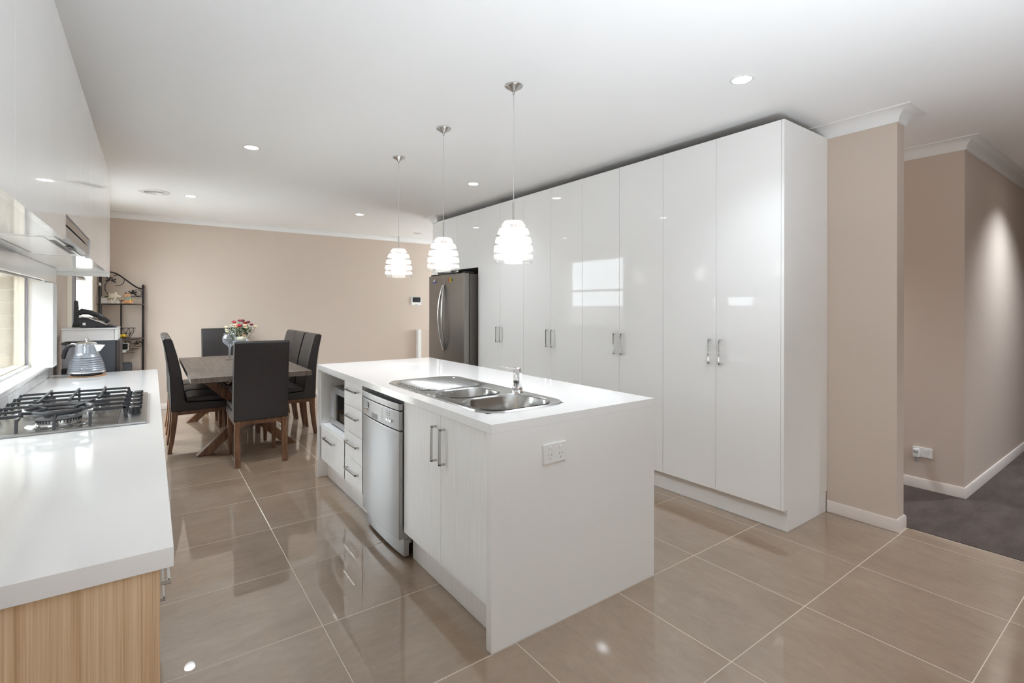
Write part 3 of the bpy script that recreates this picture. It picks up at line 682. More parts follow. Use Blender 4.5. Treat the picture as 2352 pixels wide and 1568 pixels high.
# tap
tx, ty = 1.598, 2.150
t = thing('mixer_tap', 'chrome mixer tap with slim lever standing behind the sink bowls', 'tap', (tx, ty, IZ + .004))
MB().lathe([(.001, .004), (.032, .004), (.032, .010), (.027, .018), (.025, .022)], (tx, ty, IZ), 28).build('base_ring', CHROME, t)
MB().lathe([(.029, .020), (.028, .030), (.0225, .034), (.0225, .098), (.025, .102), (.025, .112), (.021, .116), (.021, .132), (.016, .139), (.001, .141)], (tx, ty, IZ), 28).build('body', CHROME, t)
MB().tube([(tx - .012, ty - .008, IZ + .118), (tx - .045, ty - .050, IZ + .112), (tx - .075, ty - .088, IZ + .098), (tx - .086, ty - .102, IZ + .080)], [.017, .016, .015, .014], 14).build('spout', CHROME, t)
MB().tube([(tx - .008, ty + .010, IZ + .128), (tx - .035, ty + .040, IZ + .134), (tx - .060, ty + .062, IZ + .139), (tx - .072, ty + .074, IZ + .138)], [.006, .0042, .0036, .003], 10, flat=.7).build('lever', CHROME, t)
# outlets
def outlet(name_pos, u, label, plug=False):
    # u: 'y' plate on a face looking to -y, 'x' plate on a face looking to -x
    (c0, c1, z0, z1, face) = name_pos
    t = thing('power_outlet', label, 'power outlet', ((c0 + c1) / 2, face, (z0 + z1) / 2) if u == 'y' else (face, (c0 + c1) / 2, (z0 + z1) / 2))
    def bx(a0, a1, q0, q1, d0, d1):
        mb = MB()
        if u == 'y': mb.box(c0 + a0, c0 + a1, face - d1, face - d0, z0 + q0, z0 + q1)
        else: mb.box(face - d1, face - d0, c1 - a1, c1 - a0, z0 + q0, z0 + q1)
        return mb
    W, H_ = abs(c1 - c0), z1 - z0
    bx(0, W, 0, H_, 0.0005, .009).build('plate', WPLAS, t, bevel=.0025)
    for k in range(2):
        cx = W * (.27 + .46 * k)
        bx(cx - .009, cx + .009, H_ * .68, H_ * .86, .009, .0125).build('switch', WPLAS, t, bevel=.003)
        mb = MB()
        for ax, az, an in ((-.008, .006, .5), (.008, .006, -.5), (0, -.010, 0)):
            q = bx(cx + ax - .0009, cx + ax + .0009, H_ * .36 + az - .0038, H_ * .36 + az + .0038, .0088, .0094)
            ctr = (c0 + cx + ax, face, z0 + H_ * .36 + az) if u == 'y' else (face, c1 - cx - ax, z0 + H_ * .36 + az)
            q.rot(an if u == 'y' else an, ctr, 'Y' if u == 'y' else 'X'); mb.add(q.v, q.f)
        s = mb.build('socket_slots', BLACK, t)
    return t
outlet((1.336, 1.464, .697, .781, IY0), 'y', 'white double power outlet on the island end panel')
t2 = outlet((1.148, 1.265, .241, .314, HX0), 'x', 'white double power outlet on the hallway wall')
t = thing('air_freshener', 'small plug-in air freshener with clear oil bottle on the hall outlet', 'air freshener', (HX0 - .03, 1.235, .27))
MB().lathe([(.001, .036), (.020, .034), (.021, 0), (.019, -.022), (.001, -.023)], (HX0 - .035, 1.235, .268), 20).build('holder', WPLAS, t)
MB().box(HX0 - .0575, HX0 - .050, 1.220, 1.250, .276, .294).build('slider', GREYP, t, bevel=.002)
MB().lathe([(.001, -.060), (.012, -.058), (.018, -.045), (.018, -.030), (.010, -.024)], (HX0 - .035, 1.235, .268), 20).build('oil_bottle', CRYSTAL, t)

# ================================================================== LEFT BENCH
BX1, BY0, BY1 = .035, 1.154, 4.509
cx0, cx1, cy0, cy1 = -.515, -.016, 2.435, 3.262
t = thing('kitchen_benchtop', 'white stone benchtop under the kitchen window', 'benchtop', (XL, BY0, .861))
slab_with_hole(XL + .001, BX1, BY0, BY1, cx0 + .03, cx1 - .03, cy0 + .03, cy1 - .03, .861, .9).build('slab', STONE, t, bevel=.0015)
t = thing('base_cabinet', 'timber-grained end of the bench cabinets nearest the camera', 'cabinet', (XL, 1.165, 0))
MB().box(XL + .002, .0135, 1.165, 1.183, .001, .8605).build('end_panel', OAK, t)
MB().box(XL + .002, -.006, 1.1835, 2.045, .15, .8605).build('body', LAM, t)
for z0, z1, h in ((.151, .42, None), (.423, .64, .57), (.643, .858, None)):
    d = MB().box(-.0055, .0125, 1.185, 2.043, z0, z1).build('drawer', LAM, t, bevel=.001)
    if h: d_handle_y(.0125, 1.735, 1.99, h, d, out=1, proj=.032)
MB().box(XL + .002, -.05, 1.1835, 2.045, .001, .15).build('kickboard', LAM, t)
for i, (ya, yb, lab) in enumerate(((2.047, 2.95, 'pot drawer cabinet under the cooktop'), (2.952, 3.75, 'base cabinet beyond the cooktop'), (3.752, 4.505, 'base cabinet at the far end of the kitchen bench'))):
    t = thing('base_cabinet', 'pale grained ' + lab, 'cabinet', (XL, ya, 0))
    if i == 0:
        MB().box(XL + .002, -.006, ya, yb, .15, .80).build('body', LAM, t)
        for z0, z1, h in ((.151, .40, .30), (.403, .64, .57), (.643, .858, .80)):
            d = MB().box(-.0055, .0125, ya + .001, yb - .001, z0, z1).build('drawer', LAM, t, bevel=.001); d_handle_y(.0125, 2.2, 2.80, h, d, out=1, proj=.028)
    else:
        MB().box(XL + .002, -.006, ya, yb, .15, .8605).build('body', LAM, t)
        m_ = (ya + yb) / 2
        for a, b, s in ((ya + .001, m_ - .0015, -1), (m_ + .0015, yb - .001, 1)):
            d = MB().box(-.0055, .0125, a, b, .151, .858).build('door', LAM, t, bevel=.001); d_handle_z(.0125, m_ + s * .04, .60, .77, d, out=1, name='bar_handle')
    MB().box(XL + .002, -.05, ya, yb, .001, .15).build('kickboard', LAM, t)
# splashback tiles
sp = struct(thing('splashback', '', 'tiles', (XL, 1.2, .9)), 'row of pale splashback tiles under the window sill', 'tiles')
SPT = mat('splash_tile', (.70, .69, .68), .12)
_v = noise(SPT, coords(SPT, rnd=True), 6, 4); L(SPT, ramp(SPT, _v, [(.35, (.60, .585, .58)), (.65, (.78, .775, .77))]), B(SPT).inputs['Base Color'])
MB().box(XL + .0003, XL + .004, 1.16, 4.508, .901, .962).build('adhesive_bed', GROUT, sp)
yy = 3.235 - .3935 * 6
while yy < 4.5:
    a, b = max(yy + .0015, 1.165), min(yy + .392, 4.506)
    if b - a > .02: MB().box(XL + .0042, XL + .010, a, b, .902, .9485).build('tile', SPT, sp, bevel=.001)
    if b - a > .02: MB().box(XL + .0042, XL + .010, a, b, .950, .9615).build('tile', SPT, sp, bevel=.001)
    yy += .3935

# cooktop
t = thing('gas_cooktop', 'stainless five-burner gas cooktop with black cast-iron trivets', 'cooktop', (cx0, cy0, .9))
MB().prism(rrect(cx0, cx1, cy0, cy1, .006, 3), 'z', .9008, .9095).build('hob_plate', STEEL, t, bevel=.002)
MB().box(cx0 + .02, -.112, cy0 + .02, cy1 - .02, .9095, .9100).build('burner_tray', SINKM, t)
MB().box(-.110, -.107, cy0 + .01, cy1 - .01, .9095, .9102).build('groove', BLACKR, t)
for i in range(5):
    yk = 2.64 + i * .115
    k = MB().lathe([(.001, .030), (.019, .030), (.021, .027), (.021, .004), (.0235, 0)], (-.058, yk, .9095), 24).build('knob', BLACK, t)
    MB().lathe([(.0005, .0315), (.0175, .0315), (.0185, .0302)], (-.058, yk, .9095), 24).build('knob_cap', CHROME, k)
    MB().box(-.083, -.034, yk - .0035, yk + .0035, .930, .9425).build('knob_grip', BLACKR, k, bevel=.001)
burn = [(-.288, 2.575, .062, 1), (-.40, 2.87, .030, 0), (-.19, 2.87, .036, 0), (-.40, 3.12, .036, 0), (-.19, 3.12, .024, 0)]
for x, y, r, wok in burn:
    bn = MB().lathe([(r + .035, .0008), (r + .030, .004), (r + .012, .006), (r + .004, .008), (r + .004, .022), (r, .024), (r * .4, .024)], (x, y, .9095), 36).build('burner', SINKM, t)
    if wok:
        MB().lathe([(.066, .022), (.068, .026), (.045, .030), (.042, .024)], (x, y, .9095), 36).build('burner_cap', CASTI, bn)
        MB().lathe([(.0005, .027), (.026, .027), (.028, .022), (.028, .012)], (x, y, .9095), 28).build('burner_cap', CASTI, bn)
        mb = MB()
        for k in range(40):
            an = 2 * PI * k / 40; c, s = math.cos(an), math.sin(an)
            mb.bar((x + c * .0655, y + s * .0655, .928), (x + c * .0675, y + s * .0675, .928), .0025, .008)
        o = mb.build('flame_ports', BLACKR, bn); o['kind'] = 'stuff'
    else:
        MB().lathe([(.0005, .033), (r - .002, .032), (r + .002, .028), (r + .002, .024)], (x, y, .9095), 32).build('burner_cap', CASTI, bn)
def grate(y_bars, f0, f1, near, name):
    g = MB(); zt = .951; h = .010; wd = .009
    for yb in y_bars:
        g.bar((-.480, yb, zt), (-.100, yb, zt), wd, h)
        g.bar((-.484, yb, zt + .003), (-.498, yb, .911), wd, .012, up=(1, 0, 0)); g.bar((-.096, yb, zt + .003), (-.084, yb, .911), wd, .012, up=(1, 0, 0))
    for xf in (-.388, -.288, -.188):
        g.bar((xf, f0, zt + .0045), (xf, f1, zt + .0045), wd, .010)
        if near: g.bar((xf, f0 + .003, zt + .008), (xf, f0 - .006, .911), wd, .011, up=(0, 1, 0))
        else: g.bar((xf, f1 - .003, zt + .008), (xf, f1 + .006, .911), wd, .011, up=(0, 1, 0))
    return g.build('trivet', CASTI, t, bevel=.0015)
grate([3.175, 3.05, 2.925, 2.80], 2.86, 3.225, False, 0)
gt = grate([2.690], 2.453, 2.50, True, 1)
grate([2.555 + .13 - .24], 2.455, 2.47, True, 1) if False else None
# wok ring and its supports
ring = MB().tube([(-.288 + .098 * math.cos(a), 2.575 + .098 * math.sin(a), .968) for a in [2 * PI * i / 40 for i in range(40)]], .0065, 8, closed=True)
ring.tube([(-.288 + .074 * math.cos(a), 2.575 + .074 * math.sin(a), .958) for a in [2 * PI * i / 40 for i in range(40)]], .0055, 8, closed=True)
for k in range(4):
    a = PI / 4 + k * PI / 2; c, s = math.cos(a), math.sin(a)
    ring.bar((-.288 + c * .060, 2.575 + s * .060, .962), (-.288 + c * .135, 2.575 + s * .135, .975), .011, .010)
ring.build('wok_ring', CASTI, t)
fg = MB()
for a in (0.0, PI):
    fg.bar((-.288 + .10 * math.cos(a), 2.575, .951), (-.288 + .205 * math.cos(a), 2.575, .951), .010, .012)
for xf in (-.485, -.091): fg.bar((xf, 2.575, .955), (xf + (.006 if xf > -.2 else -.006), 2.575, .911), .010, .012, up=(1, 0, 0))
for xf in (-.288,): fg.bar((xf, 2.453, .952), (xf, 2.49, .956), .009, .010)
fg.build('trivet', CASTI, t, bevel=.0015)

# trivet mat + kettle
t = thing('cork_mat', 'round woven cork mat under the kettle', 'mat', (-.345, 4.345, .9))
MB().lathe([(.0005, .001), (.098, .001), (.101, .004), (.098, .007), (.0005, .007)], (-.345, 4.345, .9), 36).build('disc', CORK, t)
kx, ky, kz = -.350, 4.335, .9075
t = thing('kettle', 'silver ribbed dome kettle standing on the cork mat', 'kettle', (kx, ky, kz))
MB().lathe([(.001, 0), (.078, 0), (.082, .004), (.080, .014), (.070, .018)], (kx, ky, kz), 40).build('power_base', BLACKR, t)
prof = [(.070, .018), (.094, .020), (.0975, .024), (.0965, .030)]
z = .030
for i in range(7):
    r0 = .0960 - .0011 * i - .00042 * i * i
    prof += [(r0 - .0035, z), (r0, z + .003), (r0 + .0005, z + .008), (r0 - .0035, z + .0125)]; z += .0140
prof += [(.0720, z + .003), (.0655, z + .010), (.0625, z + .026), (.0600, z + .050), (.0575, z + .070), (.0560, z + .076), (.050, z + .079)]
zt_ = z + .079
MB().lathe(prof, (kx, ky, kz), 48).build('body', KETM, t)
MB().lathe([(.0985, .0185), (.1005, .022), (.0985, .0275)], (kx, ky, kz), 48).build('base_band', CHROME, t)
lid = MB().lathe([(.0545, zt_ - .003), (.054, zt_ + .002), (.046, zt_ + .009), (.028, zt_ + .014), (.010, zt_ + .016), (.001, zt_ + .0165)], (kx, ky, kz), 40).build('lid', CHROME, t)
MB().lathe([(.005, zt_ + .016), (.004, zt_ + .024)], (kx, ky, kz), 16).ball((kx, ky, kz + zt_ + .031), .0115, 16, 10, (1, 1, .8)).build('lid_knob', CHROME, lid)
# image-plane right direction: spout to the right, handle to the left
RX, RY = math.cos(.40), -math.sin(.40)
def kp(u, z, v=0): return (kx + RX * u - RY * v, ky + RY * u + RX * v, kz + z)
mb = MB()
sec = [(.050, zt_ - .052, .006), (.058, zt_ - .040, .017), (.066, zt_ - .010, .024)]
vs = []
vs = [kp(.048, zt_ - .004, -.024), kp(.048, zt_ - .004, .024), kp(.056, zt_ - .056, .010), kp(.056, zt_ - .056, -.010), kp(.108, zt_ - .008, -.005), kp(.108, zt_ - .008, .005), kp(.078, zt_ - .050, .003), kp(.078, zt_ - .050, -.003)]
mb.add(vs, [(0, 1, 5, 4), (1, 2, 6, 5), (2, 3, 7, 6), (3, 0, 4, 7), (4, 5, 6, 7), (0, 3, 2, 1)]); mb.build('spout', CHROME, t, bevel=.003)
MB().tube([kp(-.050, zt_ - .012), kp(-.080, zt_ - .008), kp(-.105, zt_ - .020), kp(-.122, zt_ - .048), kp(-.130, zt_ - .080), kp(-.131, zt_ - .098)], [.008, .0095, .011, .012, .012, .008], 12).build('handle', BLACK, t)
MB().tube([kp(-.052, zt_ - .004), kp(-.080, zt_ + .001), kp(-.108, zt_ - .012), kp(-.127, zt_ - .042), kp(-.135, zt_ - .078)], [.004, .005, .0055, .005, .003], 8).build('handle_trim', CHROME, t)
MB().tube([(kx - RY * 0 + .0985 * math.cos(a0) * 1.0, ky + .0985 * math.sin(a0), kz + .052 + .005 * s_) for a0, s_ in [(-1.62 + .16 * math.cos(q) - 0, math.sin(q)) for q in [2 * PI * i / 20 for i in range(20)]]], .0012, 6, closed=True).build('oval_badge', CHROME, t)

# wall cabinets
XW = -.24; WZ = 1.600; WT = 2.285
def wall_cab(y0, ydiv, y1, label, z0=WZ):
    t = thing('wall_cabinet', label, 'cabinet', (XL, y0, z0), 'white wall cabinets above the bench')
    MB().box(XL + .001, XW - .0195, y0 + .0005, y1 - .0005, WZ + .0, WT - .001).build('body', GLOSS_D, t) if z0 == WZ else MB().box(XL + .001, XW - .0195, y0 + .0005, y1 - .0005, 1.70, WT - .001).build('body', GLOSS_D, t)
    ys = [y0] + ydiv + [y1]
    for a, b in zip(ys, ys[1:]):
        MB().box(XW - .018, XW, a + .0007, b - .0007, z0 - .008, WT).build('door', GLOSS, t)
        if b != ys[-1]: MB().box(XW - .0194, XW - .0012, b - .00065, b + .00065, z0 + .002, WT - .002).build('gap_shade_strip', SHADOWGAP, t)  # dark strip stands in for the shade inside the door gap
    return t
wall_cab(1.08, [1.504, 1.925], 2.290, 'glossy white wall cabinet nearest the camera, left of the rangehood')
wall_cab(2.290, [2.72], 3.125, 'glossy white wall cabinet above the rangehood', z0=1.69)
t = wall_cab(3.125, [4.047], 4.505, 'glossy white wall cabinet at the far end past the rangehood')
MB().box(XL + .002, XW, 4.4835, 4.505, WZ - .030, WZ - .0005).build('light_rail', GLOSS_D, t)
# pelmet and blind
t = thing('pelmet_board', 'white board hanging behind the wall cabinets over the blind track', 'pelmet', (-.5, 1.6, 1.51))
MB().box(-.500, -.486, 1.5, 4.215, 1.512, WZ - .001).build('board', GLOSS_D, t, bevel=.001)
t = thing('vertical_blind', 'white vertical blind drawn into a stack at the window end', 'blind', (-.52, 4.0, 1.5))
MB().box(-.535, -.503, 1.62, 4.19, 1.515, 1.545).build('headrail', WPLAS, t, bevel=.002)
MB().box(-.5225, -.5155, 1.7, 4.15, 1.511, 1.516).build('track_slot', BLACK, t)
for i in range(11):
    ya = 3.945 + i * .0145
    s = MB().add([(-.558, ya, 1.003), (-.470, ya + .004, 1.003), (-.470, ya + .0065, 1.003), (-.558, ya + .0025, 1.003), (-.558, ya, 1.500), (-.470, ya + .004, 1.500), (-.470, ya + .0065, 1.500), (-.558, ya + .0025, 1.500)],
                 [(0, 3, 2, 1), (4, 5, 6, 7), (0, 1, 5, 4), (1, 2, 6, 5), (2, 3, 7, 6), (3, 0, 4, 7)]).build('vane', WPLAS, t)
    MB().box(-.522, -.506, ya + .001, ya + .005, 1.498, 1.516).build('carrier', WPLAS, s)
# rangehood
t = thing('rangehood', 'silver slide-out rangehood under the wall cabinets', 'rangehood', (XL + .05, 2.29, 1.6))
hy0, hy1 = 2.296, 3.119
MB().box(XL + .05, XW - .030, hy0, hy1, 1.606, 1.690).build('housing', GREYP, t)
MB().box(XW - .030, XW - .0045, hy0 + .008, hy1 - .02, 1.650, 1.680).build('glass_visor', BGLASS, t)
MB().box(XW - .0300, XW - .001, hy0 + .004, hy1 - .05, 1.604, 1.640).build('front_strip', STEEL, t, bevel=.002)
MB().box(XL + .06, XW - .032, hy0 + .004, hy1 - .006, 1.600, 1.606).build('underside_frame', WPLAS, t, bevel=.001)
LITHOOD = mat('hood_light_cover', (.9, .9, .9), .15)
MB().box(-.425, -.300, hy0 + .03, hy1 - .09, 1.5975, 1.6005).build('light_cover', LITHOOD, t, bevel=.002)
for i in range(3): MB().box(-.297 + .0055 * i, -.2945 + .0055 * i, hy0 + .12, hy1 - .12, 1.598, 1.6005).build('grille_slot', DSTEEL, t)
MB().box(-.49, -.43, hy0 + .03, hy1 - .10, 1.597, 1.6005).build('grease_filter', STEEL, t, bevel=.001)
for i in range(4): MB().box(-.278, -.262, 2.62 + .045 * i, 2.655 + .045 * i, 1.5975, 1.6005).build('button', BLACK, t)

# ================================================================== BEYOND THE BENCH END
t = thing('side_cupboard', 'low white cupboard standing beyond the bench end', 'cupboard', (-.35, 4.8, 0))
MB().box(XL + .02, -.16, 4.56, 5.0, .001, .74).build('body', WBOX, t, bevel=.002)
MB().box(-.159, -.145, 4.562, 4.998, .02, .735).build('door', WBOX, t, bevel=.002)
t = thing('storage_box', 'dark charcoal box standing under the white box behind the kettle', 'box', (-.28, 4.7, .741))
MB().box(-.388, -.208, 4.60, 4.93, .742, 1.117).build('shell', CHAR, t, bevel=.004)
MB().box(-.207, -.185, 4.59, 4.94, .742, 1.117).build('brown_side', mat('brown_side', (.07, .055, .05), .5), t, bevel=.003)
t = thing('coffee_machine', 'smoky plastic tank appliance with black base behind the kettle', 'coffee machine', (-.45, 4.7, .741))
MB().box(-.505, -.392, 4.60, 4.86, .742, .93).build('base', BLACK, t, bevel=.005)
MB().box(-.503, -.394, 4.605, 4.855, .931, 1.095).build('water_tank', SMOKE, t, bevel=.006)
MB().box(-.506, -.391, 4.598, 4.862, 1.096, 1.108).build('tank_lid', BLACK, t, bevel=.003)
MB().cyl((-.455, 4.60, .925), (-.455, 4.57, .925), .016, 12).build('dial', BLACK, t)
t = thing('white_box', 'shallow white box with rim carrying the telephone', 'box', (-.36, 4.75, 1.118))
MB().box(-.503, -.220, 4.60, 4.95, 1.119, 1.198).build('drawer_box', WBOX, t, bevel=.002)
MB().box(-.505, -.197, 4.594, 4.955, 1.1985, 1.208).build('top_board', WBOX, t, bevel=.002)
MB().box(-.218, -.199, 4.60, 4.95, 1.119, 1.198).build('side_board', WPLAS, t, bevel=.001)
MB().box(-.27, -.235, 4.588, 4.60, 1.1195, 1.125).build('pull_tab', WPLAS, t)
# telephone (profile drawn across, extruded in depth)
t = thing('telephone', 'black corded telephone sloping on the white box', 'telephone', (-.32, 4.75, 1.209))
MB().prism([(-.410, 1.209), (-.415, 1.235), (-.425, 1.262), (-.418, 1.282), (-.395, 1.290), (-.345, 1.276), (-.290, 1.243), (-.232, 1.222), (-.212, 1.212), (-.212, 1.209)], 'y', 4.66, 4.84).build('base', BLACKR, t, bevel=.004)
MB().prism([(-.424, 1.284), (-.410, 1.293), (-.370, 1.287), (-.262, 1.232), (-.264, 1.228), (-.372, 1.281), (-.408, 1.287)], 'y', 4.655, 4.845).build('silver_trim', HANDLE, t)
MB().tube([(-.425, 4.70, 1.308), (-.405, 4.70, 1.326), (-.365, 4.70, 1.320), (-.305, 4.70, 1.292), (-.262, 4.70, 1.252), (-.258, 4.70, 1.245)], [.016, .022, .018, .017, .017, .012], 12).build('receiver', BLACK, t)
MB().tube([(-.330 + .0035 * i, 4.652 + .005 * math.cos(i * 1.6), 1.216 + .005 * math.sin(i * 1.6)) for i in range(30)], .002, 5).build('coiled_cord', BLACK, t)
MB().box(-.398, -.382, 4.657, 4.661, 1.228, 1.246).build('side_label', WPLAS, t)
t = thing('wifi_router', 'upright black router standing behind the telephone', 'router', (-.44, 4.90, 1.209))
MB().prism([(-.480, 1.209), (-.418, 1.209), (-.432, 1.225), (-.440, 1.245), (-.436, 1.255), (-.446, 1.400), (-.452, 1.407), (-.464, 1.406), (-.467, 1.398), (-.470, 1.245), (-.474, 1.225)], 'y', 4.885, 4.93).build('body', BLACK, t, bevel=.002)

# corner wrought-iron rack
rx, ry = -.515, 8.02; RW = .425
t = thing('corner_rack', 'black wrought-iron corner shelf rack with leaf scrolls', 'shelf rack', (rx, ry, 0))
def fin(mb, x, y, z): mb.lathe([(.010, -.012), (.018, -.008), (.012, 0), (.016, .008), (.015, .020), (.008, .034), (.001, .038)], (x, y, z), 14)
px_r, py_f = rx + RW, ry - RW
posts = [(rx, ry, 1.80, False), (px_r, ry, 1.612, True), (rx + .018, py_f, 1.612, True)]
for x, y, z, f in posts:
    mb = MB().cyl((x, y, 0), (x, y, z), .013, 12); mb.build('post', IRON, t)
    if f: m2 = MB(); fin(m2, x, y, z); m2.build('finial', HANDLE if y < 7.8 else IRON, t)
ca = 5 * PI / 4; 
ctr = (rx, ry)
def arc(R, z, n=14, a0=0, a1=-PI / 2): return [(rx + R * math.cos(a0 + (a1 - a0) * i / n), ry + R * math.sin(a0 + (a1 - a0) * i / n), z) for i in range(n + 1)]
for z in (1.392, .955, .45):
    mb = MB().tube(arc(RW, z), .0075, 8); mb.tube([(rx, ry, z), (px_r, ry, z)], .0075, 8); mb.tube([(rx, ry, z), (rx, py_f, z)], .0075, 8)
    mb.build('shelf_rail', IRON, t)
    poly = [(rx, ry)] + [(p[0], p[1]) for p in arc(RW - .008, 0)]
    if z < 1.0: MB().prism(poly, 'z', z - .002, z + .012).build('shelf_board', mat('dark_shelf_board', (.09, .045, .03), .35) if z > .6 else IRON, t)
    else:
        for q in (.25, .5, .75):
            a = -PI / 2 * q; MB().cyl((rx, ry, z), (rx + RW * math.cos(a), ry + RW * math.sin(a), z), .004, 6).build('shelf_rod', IRON, t)
# back bars + middle bars
MB().cyl((rx + .20, ry, .955), (rx + .20, ry, 1.392), .008, 8).build('middle_bar', IRON, t)
MB().cyl((rx + .20, ry, 0), (rx + .20, ry, .955), .008, 8).build('middle_bar', IRON, t)
# sweeping top rail to the right post and to the front post
def sw(q):  # from corner post to side post: height profile
    return 1.797 - .205 * (3 * q * q - 2 * q ** 3)
MB().tube([(rx + RW * q, ry, sw(max(0, (q - .22) / .78))) for q in [i / 20 for i in range(21)]], .0085, 8).build('arched_rail', IRON, t)
MB().tube([(rx + .018 * q, ry - RW * q, sw(max(0, (q - .22) / .78))) for q in [i / 20 for i in range(21)]], .0085, 8).build('arched_rail', IRON, t)
MB().tube([(px_r - .17 + .17 * i / 6, ry, 1.492) for i in range(7)], .005, 6).build('lower_rail', IRON, t)
def circ(cx, cz, r, a0, a1, n=20): return [(cx + r * math.cos(a0 + (a1 - a0) * i / n), ry, cz + r * math.sin(a0 + (a1 - a0) * i / n)) for i in range(n + 1)]
MB().tube(circ(rx + .165, 1.695, .066, 2.3, -1.9, 24), .0042, 6).build('scroll', IRON, t)
MB().tube(circ(rx + .165, 1.60, .125, 2.2, 3.9, 16), .0042, 6).build('scroll', IRON, t)
MB().tube(circ(rx + .20, 1.50, .060, -1.9, .9, 14), .005, 6).build('scroll', IRON, t)
MB().tube(circ(px_r - .055, 1.54, .042, 2.6, -2.6, 20), .004, 6).build('scroll', IRON, t)
def leaf(cx, cz, s, rot):
    pts = []
    for k in range(3):
        a = rot + (k - 1) * 1.15
        for q, r in ((-.35, .35), (-.3, .75), (-.12, .7), (0, 1.0), (.12, .7), (.3, .75), (.35, .35)):
            pts.append((cx + s * r * math.cos(a + q), cz + s * r * math.sin(a + q)))
    pts.append((cx - s * .35 * math.cos(rot), cz - s * .35 * math.sin(rot)))
    MB().prism(pts, 'y', ry - .010, ry - .004).build('leaf', IRON, t)
leaf(rx + .085, 1.700, .052, 2.4); leaf(rx + .115, 1.69, .05, .55); leaf(px_r - .115, 1.535, .052, 2.5); leaf(px_r - .10, 1.535, .05, .5)
MB().tube([(px_r - .05 - .16 * i / 5, ry - .002, .82) for i in range(6)], .005, 6).build('lower_rail', IRON, t)
for cxx in (px_r - .16, px_r - .05):
    MB().tube(circ(cxx, .885, .038, 0, 5.6, 18), .0038, 6).build('scroll', IRON, t); leaf(cxx - .01, .885, .045, 1.9)
MB().tube([(rx + .21, 7.98, .80), (rx + .21, 7.98, .775), (px_r - .09, 7.98, .775), (px_r - .09, 7.98, .80), (rx + .21, 7.98, .80)], .003, 6).build('hanging_wire', IRON, t)

def on_rack(o): return o
# things on the rack
zs_ = 1.401
t = thing('gift_cube', 'small white cube box with white bow on the rack shelf', 'box', (-.475, 7.90, zs_))
MB().box(-.508, -.446, 7.86, 7.92, zs_, zs_ + .066).build('cube', PORC, t, bevel=.004)
MB().tube(circ(-.49, zs_ + .075, .012, 0, 2 * PI - .3, 12), .003, 6).build('bow', WPET, t).location.y = -.13
t = thing('fabric_flower', 'large cream fabric flower on the rack top shelf', 'flower', (-.39, 7.93, zs_ + .02))
for i in range(14):
    a = i * 2.4; r = .012 + .0028 * i; c = (-.385 + r * math.cos(a), 7.93 + r * .5 * math.sin(a), zs_ + .095 + .6 * r * math.sin(a))
    MB().ball(c, .024, 10, 6, (1.15, .8, .7)).rot(a * .2, c, 'Y').build('petal', CREPE, t)
MB().tube([(-.39, 7.93, zs_), (-.41, 7.93, zs_ + .05), (-.385, 7.93, zs_ + .09)], .006, 6).build('stem', CREPE, t)
MB().ball((-.45, 7.90, zs_ + .085), .012, 8, 5, (1.6, .5, .6)).build('leaf', GREEN, t)
t = thing('wooden_letters', 'cream cut-out lettering standing on the rack shelf', 'sign', (-.38, 7.80, zs_))
text_mesh('letters', 'estiNa', .088, .010, mat('cream_wood', (.86, .82, .72), .5), t, axes((-.445, 7.765, zs_ + .004), (1, 0, 0), (0, 0, 1)) @ Matrix.Diagonal((.62, .85, 1, 1)), .9)
t = thing('teddy_bear', 'small tan teddy bear in a blue and yellow scarf sitting on the rack', 'soft toy', (-.245, 7.84, zs_))
bx_, by_ = -.240, 7.85
bd = MB().ball((bx_, by_, zs_ + .036), .034, 14, 10, (1.1, .9, 1.1)); bd.build('body', FUR, t)
hd = MB().ball((bx_ - .008, by_ - .005, zs_ + .092), .030, 14, 10, (1.15, .9, .95)).ball((bx_ - .036, by_, zs_ + .112), .010, 8, 6).ball((bx_ + .020, by_, zs_ + .114), .010, 8, 6).ball((bx_ - .008, by_ - .03, zs_ + .086), .013, 10, 6); hd.build('head', FUR, t)
MB().ball((bx_ - .008, by_ - .042, zs_ + .094), .005, 8, 6).build('nose', BLACK, t)
for s in (-1, 1):
    MB().tube([(bx_ + s * .03, by_, zs_ + .055), (bx_ + s * .062, by_ - .01, zs_ + .050)], [.012, .010], 8).build('arm', FUR, t)
    MB().tube([(bx_ + s * .018, by_ - .01, zs_ + .016), (bx_ + s * .045, by_ - .05, zs_ + .014)], [.017, .014], 8).build('leg', FUR, t)
MB().tube([(bx_ + .030 * math.cos(a), by_ + .026 * math.sin(a), zs_ + .064) for a in [2 * PI * i / 16 for i in range(16)]], .012, 8, closed=True).build('scarf', BLUE, t)
for i in range(5): 
    a = -2.6 + i * .45; MB().ball((bx_ + .034 * math.cos(a), by_ + .030 * math.sin(a), zs_ + .066), .0085, 6, 4).build('scarf_spot', YEL, t)
MB().bar((bx_ + .02, by_ - .032, zs_ + .06), (bx_ + .034, by_ - .037, zs_ + .02), .018, .006).build('scarf_end', YEL, t)
t = thing('wire_basket', 'geometric wire fruit basket on the rack middle shelf', 'basket', (-.262, 7.85, .968))
bc = (-.262, 7.84)
mb = MB(); top = [(bc[0] + .098 * math.cos(a), bc[1] + .098 * math.sin(a), 1.095) for a in [2 * PI * i / 10 for i in range(10)]]
bot = [(bc[0] + .045 * math.cos(a + .3), bc[1] + .045 * math.sin(a + .3), .972) for a in [2 * PI * i / 10 for i in range(10)]]
mid = [(bc[0] + .078 * math.cos(a + .3), bc[1] + .078 * math.sin(a + .3), 1.03) for a in [2 * PI * i / 10 for i in range(10)]]
for R3 in (top, bot, mid): mb.tube(R3, .0022, 5, closed=True)
